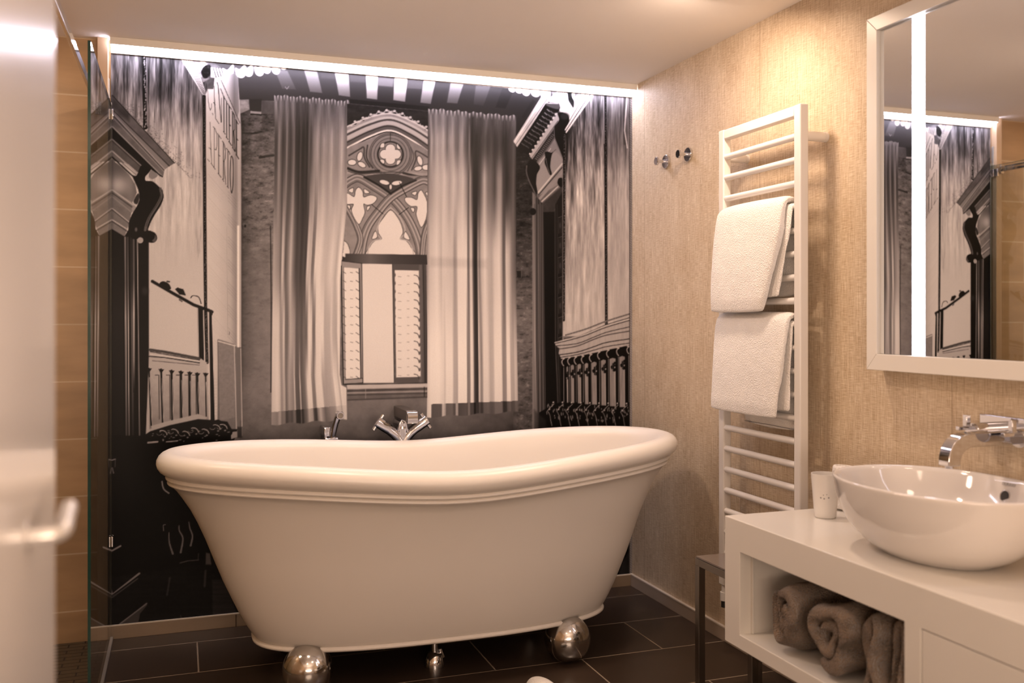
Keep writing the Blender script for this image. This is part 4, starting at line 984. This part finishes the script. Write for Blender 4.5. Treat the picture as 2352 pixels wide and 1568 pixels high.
# ------------------------------------------------------------------ towel radiator
RX0, RX1, RYa, RYb = -.112, -.080, -1.412, -.928
rad = empty('towel_radiator', (-.096, -1.17, .26), 'tall white ladder towel radiator on the papered wall', 'radiator')
for y0, y1 in ((RYa, RYa+.034), (RYb-.034, RYb)):
    bx('post', (RX0, RX1, y0, y1, .262, 1.916), 'radiator', rad, bevel=.004)
bx('top_rail', (RX0+.001, RX1-.001, RYa+.034, RYb-.034, 1.880, 1.915), 'radiator', rad, bevel=.004)
for k in range(20):
    z = 1.817-.0755*k
    bm = bmesh.new(); tube(bm, [(-.099, RYa+.030, z), (-.099, RYb-.030, z)], .0115, 20); finish('bar', bm, 'radiator', rad)
for y in (RYa+.017, RYb-.017):
    for z in (1.817, .42):
        bm = bmesh.new(); cyl(bm, (RX1-.004, y, z), (0, y, z), .0155); cyl(bm, (-.012, y, z), (-.0001, y, z), .0165); finish('wall_bracket', bm, 'radiator', rad)
bm = bmesh.new(); cyl(bm, (-.096, RYb-.017, .262), (-.096, RYb-.017, .235), .012); cyl(bm, (-.096, RYb-.017, .235), (-.096, RYb-.017, .205), .017); cyl(bm, (-.096, RYb-.017, .22), (-.02, RYb-.017, .22), .009)
v = finish('valve', bm, 'white_plastic', rad)
bm = bmesh.new(); cyl(bm, (-.096, RYb-.017, .204), (-.096, RYb-.017, .18), .013); finish('valve_cap', bm, 'black_plastic', v)

# ------------------------------------------------------------------ towels
def thick_sheet(bm, path, wfun, thick, axis, n_exp=5, seg=52, amp=.004, freq=9, seed=0, ripple=None):
    """Sweep a rounded slab cross-section along path (list of Vector). axis = direction of the towel's width.
    wfun(s) -> (low, high) extent along axis."""
    m = len(path); rings = []; ax = Vector(axis)
    for i, p in enumerate(path):
        s = i/(m-1); d = (path[min(i+1, m-1)]-path[max(i-1, 0)]).normalized(); nrm = d.cross(ax).normalized()
        lo, hi = wfun(s); cw, hw = (lo+hi)/2, (hi-lo)/2
        th = thick*(.55+.45*min(1, min(s, 1-s)*14))
        ring = []
        for k in range(seg):
            a = 2*PI*k/seg; c, q = math.cos(a), math.sin(a)
            u = math.copysign(abs(c)**(2/n_exp), c)*hw; w = math.copysign(abs(q)**(2/3.0), q)*th/2
            # spread the verts evenly across the wide faces
            co = p+ax*(cw+u)+nrm*w
            f = noise.noise(Vector((co.x*freq+seed, co.y*freq, co.z*freq)))*amp+noise.noise(Vector((co.x*60+seed, co.y*60, co.z*60)))*.0012+noise.noise(Vector((co.x*170, co.y*170+seed, co.z*170)))*.0006
            if ripple: co = co+ripple(s, co)
            ring.append(bm.verts.new(co+nrm*math.copysign(1, w if abs(w) > 1e-6 else 1)*f+nrm*f*.5))
        rings.append(ring)
    skin(bm, rings)
def drape(xb, zb, front_z, back_z, xf_bottom, n=44, rad_=.0125):
    """Path over a bar: up the back, round it, down the front."""
    pts = []
    pts.append(Vector((xb+rad_, 0, back_z)))
    for k in range(1, 12): pts.append(Vector((xb+rad_, 0, back_z+(zb-back_z)*k/12)))
    for k in range(0, 9):
        a = PI*k/8; pts.append(Vector((xb+rad_*math.cos(a), 0, zb+rad_*math.sin(a))))
    for k in range(1, n-12):
        t = k/(n-13); pts.append(Vector((xb-rad_+(xf_bottom-(xb-rad_))*(t**.7), 0, zb+(front_z-zb)*t)))
    return pts
t = empty('towel', (-.13, -1.17, 1.24), 'white terry towel folded over the upper half of the radiator', 'towel', 'towels on the radiator')
bm = bmesh.new()
thick_sheet(bm, drape(-.099, 1.5905, 1.252, 1.30, -.158, rad_=.030), lambda s: (-1.352+.085*max(0, (s-.5)*2)**1.3, -.962+.012*math.sin(s*3)), .032, (0, 1, 0), 7, amp=.006, seed=4)
finish('outer_fold', bm, 'terry', t, subsurf=1, angle=180)
bm = bmesh.new()
thick_sheet(bm, drape(-.099, 1.587, 1.30, 1.36, -.132, rad_=.0135), lambda s: (-1.374+.050*max(0, (s-.5)*2), -.975), .011, (0, 1, 0), 7, amp=.005, seed=9, freq=16)
iw = finish('inner_fold', bm, 'terry', t, subsurf=1, angle=180)
t = empty('towel', (-.13, -1.17, .88), 'white terry towel folded over the radiator below the other towel', 'towel', 'towels on the radiator')
bm = bmesh.new()
thick_sheet(bm, drape(-.099, 1.2135, .905, .93, -.155, rad_=.028), lambda s: (-1.368+.030*max(0, (s-.5)*2)**1.2, -.948+.004*math.sin(s*5)), .030, (0, 1, 0), 7, amp=.005, seed=14)
finish('outer_fold', bm, 'terry', t, subsurf=1, angle=180)
bm = bmesh.new()
thick_sheet(bm, drape(-.099, 1.2095, .93, .862, -.124, rad_=.0125), lambda s: (-1.372, -1.06+.0*s), .010, (0, 1, 0), 7, amp=.003, seed=21)
iw = finish('inner_fold', bm, 'terry', t, subsurf=1, angle=180)
bm = bmesh.new(); tube(bm, [(-.0925, -1.365, .872), (-.0925, -1.22, .873), (-.0925, -1.07, .872)], .0012, 8); finish('hem_stitch', bm, 'grey_print', iw)

# ------------------------------------------------------------------ robe hooks
for y, lb in ((-.334, 'chrome robe hook on the wallpaper, the one nearer the mural'), (-.522, 'chrome robe hook on the wallpaper, the one nearer the radiator')):
    t = empty('robe_hook', (0, y, 1.903), lb, 'hook', 'robe hooks on the wall')
    bm = bmesh.new(); lathe(bm, y, 1.903, [(.0005, -.0095), (.0275, -.0095), (.0290, -.008), (.0290, -.0005), (.0005, -.0003)], 36, 'x'); finish('wall_disc', bm, 'chrome', t)
    bm = bmesh.new(); lathe(bm, y, 1.903, [(.0075, -.042), (.0070, -.030), (.0075, -.0090)], 24, 'x'); finish('stem', bm, 'chrome', t)
    bm = bmesh.new(); lathe(bm, y, 1.903, [(.0005, -.0540), (.0160, -.0540), (.0175, -.0520), (.0170, -.0450), (.0100, -.0415), (.0005, -.0415)], 32, 'x'); finish('knob', bm, 'chrome', t)

# ------------------------------------------------------------------ stool beside the vanity
t = empty('stool', (-.19, -1.36, 0), 'low square-legged metal stool with a dark top beside the white vanity', 'stool')
sx0, sx1, sy0, sy1, sz = -.368, -.125, -1.53, -1.20, .450
bm = bmesh.new(); box(bm, sx0+.002, sx1-.002, sy0+.002, sy1-.002, sz-.006, sz); finish('seat', bm, 'stooltop', t, bevel=.001)
bm = bmesh.new(); box(bm, sx0, sx1, sy1-.024, sy1, sz-.030, sz-.0065); box(bm, sx0, sx1, sy0, sy0+.024, sz-.030, sz-.0065); box(bm, sx0, sx0+.024, sy0+.0241, sy1-.0241, sz-.030, sz-.0065); box(bm, sx1-.024, sx1, sy0+.0241, sy1-.0241, sz-.030, sz-.0065)
finish('seat_frame', bm, 'steel', t, bevel=.001)
for x in (sx0, sx1-.024):
    for y in (sy0, sy1-.024):
        bx('leg', (x, x+.024, y, y+.024, 0, sz-.0305), 'steel', t, bevel=.001)

# ------------------------------------------------------------------ vanity
VX, VY1, VY0, VT, VB = -.50, -1.592, -3.30, .669, .312
OY1, OY0, OZ0, OZ1 = -1.669, -2.303, .352, .581
van = empty('vanity_unit', (-.25, -2.4, .31), 'white wall-hung vanity unit with an open towel compartment', 'vanity')
def carved(xs, ys, zs, solid):
    """Watertight block made of grid cells; solid(i, j, k) says which cells exist."""
    bm = bmesh.new(); vs = {}
    def V(i, j, k):
        if (i, j, k) not in vs: vs[(i, j, k)] = bm.verts.new((xs[i], ys[j], zs[k]))
        return vs[(i, j, k)]
    nx, ny, nz = len(xs)-1, len(ys)-1, len(zs)-1
    S = lambda i, j, k: 0 <= i < nx and 0 <= j < ny and 0 <= k < nz and solid(i, j, k)
    for i in range(nx):
        for j in range(ny):
            for k in range(nz):
                if not S(i, j, k): continue
                if not S(i-1, j, k): bm.faces.new((V(i, j, k), V(i, j, k+1), V(i, j+1, k+1), V(i, j+1, k)))
                if not S(i+1, j, k): bm.faces.new((V(i+1, j, k), V(i+1, j+1, k), V(i+1, j+1, k+1), V(i+1, j, k+1)))
                if not S(i, j-1, k): bm.faces.new((V(i, j, k), V(i+1, j, k), V(i+1, j, k+1), V(i, j, k+1)))
                if not S(i, j+1, k): bm.faces.new((V(i, j+1, k), V(i, j+1, k+1), V(i+1, j+1, k+1), V(i+1, j+1, k)))
                if not S(i, j, k-1): bm.faces.new((V(i, j, k), V(i, j+1, k), V(i+1, j+1, k), V(i+1, j, k)))
                if not S(i, j, k+1): bm.faces.new((V(i, j, k+1), V(i+1, j, k+1), V(i+1, j+1, k+1), V(i, j+1, k+1)))
    return bm
bm = carved([VX, VX+.03, VX+.4, -.003], [VY0, -3.202, -2.352, OY0, OY1, VY1], [VB, OZ0, OZ1, VT],
            lambda i, j, k: not (k == 1 and ((j == 3 and i < 2) or (j == 1 and i < 1))))
finish('cabinet_body', bm, 'lacquer', van, bevel=.0022, smooth=False)
bx('compartment_lining', (VX+.035, VX+.040, OY1-.010, OY1-.0005, OZ0+.001, OZ1-.001), 'lacquer', van, bevel=.0008)
bx('drawer', (VX+.001, VX+.0295, -3.20, -2.3545, OZ0+.002, OZ1-.002), 'lacquer', van, bevel=.0015)
bx('shadow_joint', (VX+.004, VX+.0285, VY0+.05, -2.3521, OZ1-.0018, OZ1-.0002), 'slit', van, bevel=0, smooth=False)

# brown towels crammed in the compartment
def rolled(cy, cz, r0, turns, seed, yscale=1.0, zscale=1.0, start=0.0, x0=-.485, x1=-.17, thick=.030, tail=None, wob=.16):
    pts = []; n = int(turns*22); rnd = random.Random(seed); ph = rnd.random()*6
    for i in range(n+1):
        s = i/n; a = start+2*PI*turns*s; r = (r0-thick/2)*(.20+.80*s)
        r *= 1+wob*math.sin(2*a+ph)*.5+wob*.4*math.sin(3.1*a+seed)
        pts.append(Vector((0, cy+r*yscale*math.cos(a), cz+r*zscale*math.sin(a))))
    if tail: pts += [Vector((0, p[0], p[1])) for p in tail]
    bm = bmesh.new()
    thick_sheet(bm, pts, lambda s: (x0+.012*math.sin(s*9+seed), x1), thick, (1, 0, 0), 6, seg=44, amp=.014, freq=15, seed=seed)
    return bm
tag(finish('rolled_towel', rolled(-1.842, .4635, .101, 1.75, 5, .86, 1.03, 2.2, thick=.040, wob=.34), 'brown_terry', subsurf=1, angle=180), 'loosely rolled brown towel at the left end of the vanity compartment', 'towel', 'brown towels in the vanity')
tag(finish('rolled_towel', rolled(-2.020, .4645, .110, 1.7, 12, .84, .95, .9, x0=-.492, thick=.044, wob=.30), 'brown_terry', subsurf=1, angle=180), 'rolled brown towel in the middle of the vanity compartment', 'towel', 'brown towels in the vanity')
pl = [Vector((0, y, z)) for y, z in ((-2.150, .376), (-2.150, .42), (-2.142, .47), (-2.150, .52), (-2.172, .552), (-2.194, .52), (-2.190, .47), (-2.196, .42), (-2.214, .382), (-2.228, .42), (-2.226, .48), (-2.236, .54), (-2.262, .558), (-2.278, .51), (-2.274, .44), (-2.279, .38))]
bm = bmesh.new(); thick_sheet(bm, smooth_path(pl, 4), lambda s: (-.478+.015*math.sin(s*11), -.17), .034, (1, 0, 0), 6, seg=44, amp=.014, freq=12, seed=33)
tag(finish('folded_towel', bm, 'brown_terry', subsurf=1, angle=180), 'folded brown towel at the right end of the vanity compartment', 'towel', 'brown towels in the vanity')

# ------------------------------------------------------------------ basin
BX, BY, BZ, BT = -.268, -2.155, VT, .845
def basin():
    t = empty('vessel_basin', (BX, BY, BZ), 'glossy white oval vessel basin on the vanity top', 'basin')
    def R(A, B, z, dx=0, seg=96, n=2.15):
        out = []
        for k in range(seg):
            a = 2*PI*k/seg; c, s = math.cos(a), math.sin(a)
            out.append((BX+dx+A*math.copysign(abs(c)**(2/n), c), BY+B*math.copysign(abs(s)**(2/n), s), z))
        return out
    bm = bmesh.new()
    prof = [(.095, .125, BZ+.0005), (.112, .148, BZ+.0008), (.116, .153, BZ+.004), (.127, .166, BZ+.010), (.148, .194, BZ+.024), (.170, .221, BZ+.045), (.188, .243, BZ+.070), (.201, .260, BZ+.100), (.209, .271, BZ+.130), (.2135, .2778, BT-.014),
            (.215, .280, BT-.006), (.2145, .2793, BT-.002), (.211, .2755, BT), (.206, .2700, BT-.003), (.202, .266, BT-.012), (.194, .257, BT-.035), (.178, .238, BT-.070), (.150, .202, BT-.105), (.100, .140, BT-.128), (.030, .040, BT-.133)]
    prof = [(A*.955, B*.965, z) for A, B, z in prof]
    rings = [[bm.verts.new(p) for p in R(*q)] for q in prof]
    skin(bm, rings); finish('bowl', bm, 'ceramic', t, angle=70)
    # overflow hole on the wall side, facing the viewer
    a = math.radians(5); n = Vector((-1, 0, .30)).normalized()
    p = Vector((BX+.1815, BY-.025, BT-.042))
    bm = bmesh.new(); tube(bm, [p-n*.002, p+n*.0012], [.0125, .0125], 28); oh = finish('overflow_hole', bm, 'dark', t)
    bm = bmesh.new()
    A, B = frame_axes(n); q = []
    for k in range(41):
        g = 2*PI*k/40; q.append(p+n*.001+A*.0135*math.cos(g)+B*.0135*math.sin(g))
    tube(bm, q, .0013, 8, caps=False); finish('overflow_ring', bm, 'chrome', t)
    cu = bpy.data.curves.new('maker_name', 'FONT'); cu.body = 'DURAVIT'; cu.size = .0095; cu.align_x = 'CENTER'; cu.extrude = .0002
    to = bpy.data.objects.new('tmp', cu); COL.objects.link(to)
    dg = bpy.context.evaluated_depsgraph_get(); me = bpy.data.meshes.new_from_object(to.evaluated_get(dg)); COL.objects.unlink(to); bpy.data.objects.remove(to)
    me.materials.clear(); me.materials.append(M['grey_print'])
    o = bpy.data.objects.new('maker_name', me); COL.objects.link(o)
    Zt = Vector((-.93, 0, .36)).normalized(); Xt = Vector((0, -1, 0)); Yt = Zt.cross(Xt)
    mt = Matrix((Xt, Yt, Zt)).transposed().to_4x4(); mt.translation = Vector((BX+.1880, BY-.029, BT-.017))-Vector(t.location)
    o.parent = t; o.matrix_local = mt; o['label'] = 'small grey maker name'
basin()

# ------------------------------------------------------------------ basin tap
t = empty('basin_tap', (0, -2.17, .952), 'wall-mounted chrome basin tap with curved flat spout and pin levers', 'tap')
bx('wall_plate', (-.006, -.0002, -2.238, -2.022, .919, .985), 'chrome', t, bevel=.003)
bm = bmesh.new()
top = [(-.006, .954), (-.110, .954), (-.160, .953), (-.192, .945), (-.214, .926), (-.225, .900), (-.227, .876)]
bot = [(-.190, .876), (-.188, .892), (-.181, .906), (-.168, .916), (-.150, .920), (-.110, .920), (-.006, .920)]
sec = [(v.x, v.y) for v in smooth_path([(a, b, 0) for a, b in top], 4)]+[(v.x, v.y) for v in smooth_path([(a, b, 0) for a, b in bot], 4)]
rings = [[bm.verts.new((x, y, z)) for x, z in sec] for y in (-2.147, -2.113)]
skin(bm, rings); finish('spout', bm, 'chrome', t, bevel=.002)
bm = bmesh.new(); cyl(bm, (-.2085, -2.130, .8765), (-.2085, -2.130, .869), .0105); finish('aerator', bm, 'chrome', t)
bx('valve_block', (-.060, -.0062, -2.112, -2.075, .926, .950), 'chrome', t, bevel=.002)
for y in (-2.060, -2.200):
    bm = bmesh.new(); cyl(bm, (-.006, y, .944), (-.066, y, .944), .0225); cyl(bm, (-.066, y, .944), (-.071, y, .944), .0205)
    h = finish('handle', bm, 'chrome', t)
    bm = bmesh.new(); box(bm, -.116, -.052, y-.0055, y+.0055, .950, .959); box(bm, -.092, -.079, y-.0065, y+.0065, .959, .988); finish('lever_pin', bm, 'chrome', h, bevel=.001)

# ------------------------------------------------------------------ beaker and rolled washcloth
def beaker():
    cx, cy = -.243, -1.706
    bm = bmesh.new()
    lathe(bm, cx, cy, [(.001, VT+.0005), (.0275, VT+.0005), (.0300, VT+.003), (.0312, VT+.020), (.0390, VT+.122), (.0388, VT+.124), (.0368, VT+.124), (.0362, VT+.120), (.0290, VT+.012), (.001, VT+.009)], 56)
    o = tag(finish('beaker', bm, 'cup', angle=60), 'white tapered bathroom beaker standing beside the basin', 'beaker')
    bm = bmesh.new()
    d = Vector((CAMX-cx, CAMY-cy, 0)).normalized()
    for k, (u, z) in enumerate(((-.012, .060), (-.003, .058), (.009, .061), (-.005, .068), (.004, .070))):
        s = Vector((-d.y, d.x, 0)); r = .0312+.0078*(z-.02)/.102
        c = Vector((cx, cy, VT+z))+d*math.sqrt(r*r-u*u)+s*u
        dn = (Vector((c.x, c.y, 0))-Vector((cx, cy, 0))).normalized()
        tube(bm, [c-dn*.0004, c+dn*.0004], [.0022 if k < 3 else .0014]*2, 14)
    finish('printed_mark', bm, 'grey_print', o)
beaker()
bm = bmesh.new(); pts = []
for i in range(60):
    s = i/59; a = 2*PI*2.6*s+1; r = .008+.036*s
    pts.append(Vector((-.115+r*.92*math.cos(a), -1.642+r*.92*math.sin(a), 0)))
thick_sheet(bm, pts, lambda s: (VT+.006, VT+.128-.003*math.sin(s*20)), .015, (0, 0, 1), 6, seg=36, amp=.002, seed=3)
tag(finish('washcloth', bm, 'terry', angle=180), 'small white rolled washcloth standing behind the beaker', 'washcloth')

# ------------------------------------------------------------------ mirror
MX = -.060; MY1, MY0, MZ0, MZ1, FW = -1.657, -2.720, 1.082, 2.113, .043
mi = empty('wall_mirror', (-.03, -2.19, 1.6), 'large mirror with wide pale frame and two glowing vertical bands', 'mirror')
def mitred(name, quad_o, quad_i, mat):
    """one frame side: outer edge a-b, inner edge c-d, as a mitred bar"""
    bm = bmesh.new()
    pts = [quad_o[0], quad_o[1], quad_i[1], quad_i[0]]
    f = [bm.verts.new((MX, y, z)) for y, z in pts]; b = [bm.verts.new((-.0006, y, z)) for y, z in pts]
    skin(bm, [f, b]); return finish(name, bm, mat, mi, bevel=.0018, smooth=False)
O = [(MY1, MZ0), (MY1, MZ1), (MY0, MZ1), (MY0, MZ0)]; I = [(MY1-FW, MZ0+FW+.004), (MY1-FW, MZ1-FW), (MY0+FW, MZ1-FW), (MY0+FW, MZ0+FW+.004)]
for k in range(4):
    mitred('frame_side', (O[k], O[(k+1) % 4]), (I[k], I[(k+1) % 4]), 'frame')
GY1, GY0, GZ0, GZ1 = MY1-FW, MY0+FW, MZ0+FW+.004, MZ1-FW
bm = bmesh.new(); box(bm, -.046, -.002, GY0+.0005, GY1-.0005, GZ0+.0005, GZ1-.0005)
finish('mirror_glass', bm, 'mirror', mi, smooth=False)
for a, b in ((-1.874, -1.828), (-2.552, -2.506)):
    bx('light_band', (-.0475, -.0461, a, b, GZ0+.001, GZ1-.001), 'mirrorled', mi, bevel=0, smooth=False)

# ------------------------------------------------------------------ slipper whose toe peeks in at the bottom
def slipper():
    bm = bmesh.new(); cx, cy = -.860, -1.116; rings = []
    for z, k in ((.0005, .97), (.004, 1.0), (.010, 1.0), (.013, .97)):
        ring = []
        for i in range(48):
            a = 2*PI*i/48; y = math.sin(a)*.140; w = .046+.008*math.sin(a)
            ring.append(bm.verts.new((cx+math.cos(a)*w*k, cy+y*k, z)))
        rings.append(ring)
    skin(bm, rings)
    o = tag(finish('slipper', bm, 'white_plastic', angle=60), 'white slipper with only its toe visible in front of the bath', 'slipper')
    bm = bmesh.new(); rows = []
    for j in range(9):
        y = .0+.128*j/8; w = (.050)*math.sqrt(max(.02, 1-(y/.142)**2)); hgt = .050*math.sqrt(max(.05, 1-(j/8)**2*.85))
        rows.append([bm.verts.new((cx-w*math.cos(PI*i/12), cy+y, .0135+hgt*math.sin(PI*i/12))) for i in range(13)])
    skin(bm, rows, caps=False, closed=False)
    u = finish('upper', bm, 'terry', o); s = u.modifiers.new('s', 'SOLIDIFY'); s.thickness = .004
slipper()

# ------------------------------------------------------------------ light
WARM = (1, .725, .54)
def area(name, loc, size, power, col=WARM, rot=(0, 0, 0), size_y=None, spread=None):
    l = bpy.data.lights.new(name, 'AREA'); l.energy = power; l.color = col; l.size = size
    if size_y: l.shape = 'RECTANGLE'; l.size_y = size_y
    else: l.shape = 'DISK'
    if spread: l.spread = spread
    o = bpy.data.objects.new(name, l); COL.objects.link(o); o.location = loc; o.rotation_euler = rot
    return o
area('ceiling_spot_bath', (-.40, -1.30, 2.262), .13, 11, WARM, (math.radians(17), 0, 0))
area('ceiling_spot_bath', (-1.50, -1.38, 2.262), .13, 12, WARM, (math.radians(17), 0, 0))
area('ceiling_spot_vanity', (-.75, -2.75, 2.285), .25, 2.5)
area('ceiling_spot_entry', (-1.9, -3.2, 2.285), .30, 2)
area('ceiling_spot_shower', (-2.75, -.9, 2.285), .20, 12)
area('added_uplight', (-1.7, -4.55, 1.0), 1.4, 62, WARM, (math.radians(142), 0, 0), .8)  # added unseen fill behind the camera, lifts the ceiling and bath front
w = bpy.data.worlds.new('World'); SC.world = w; w.use_nodes = True
w.node_tree.nodes['Background'].inputs['Color'].default_value = (1, .72, .5, 1)
w.node_tree.nodes['Background'].inputs['Strength'].default_value = .05

# ------------------------------------------------------------------ camera
cam = bpy.data.cameras.new('camera'); co = bpy.data.objects.new('camera', cam); COL.objects.link(co)
cam.sensor_width = 36; cam.lens = FPX/2352*36; cam.shift_y = -(784-HORIZON)/2352
co.location = (CAMX, CAMY, CAMZ); co.rotation_euler = (PI/2, 0, -YAW)
cam.dof.use_dof = True; cam.dof.focus_distance = 3.35; cam.dof.aperture_fstop = 2.4
cam.clip_start = .05
SC.camera = co
SC.cycles.max_bounces = 8; SC.cycles.transparent_max_bounces = 12; SC.cycles.caustics_reflective = False; SC.cycles.caustics_refractive = False
SC.cycles.sample_clamp_indirect = 6
SC.cycles.use_denoising = True
SC.cycles.use_adaptive_sampling = True; SC.cycles.adaptive_threshold = .02
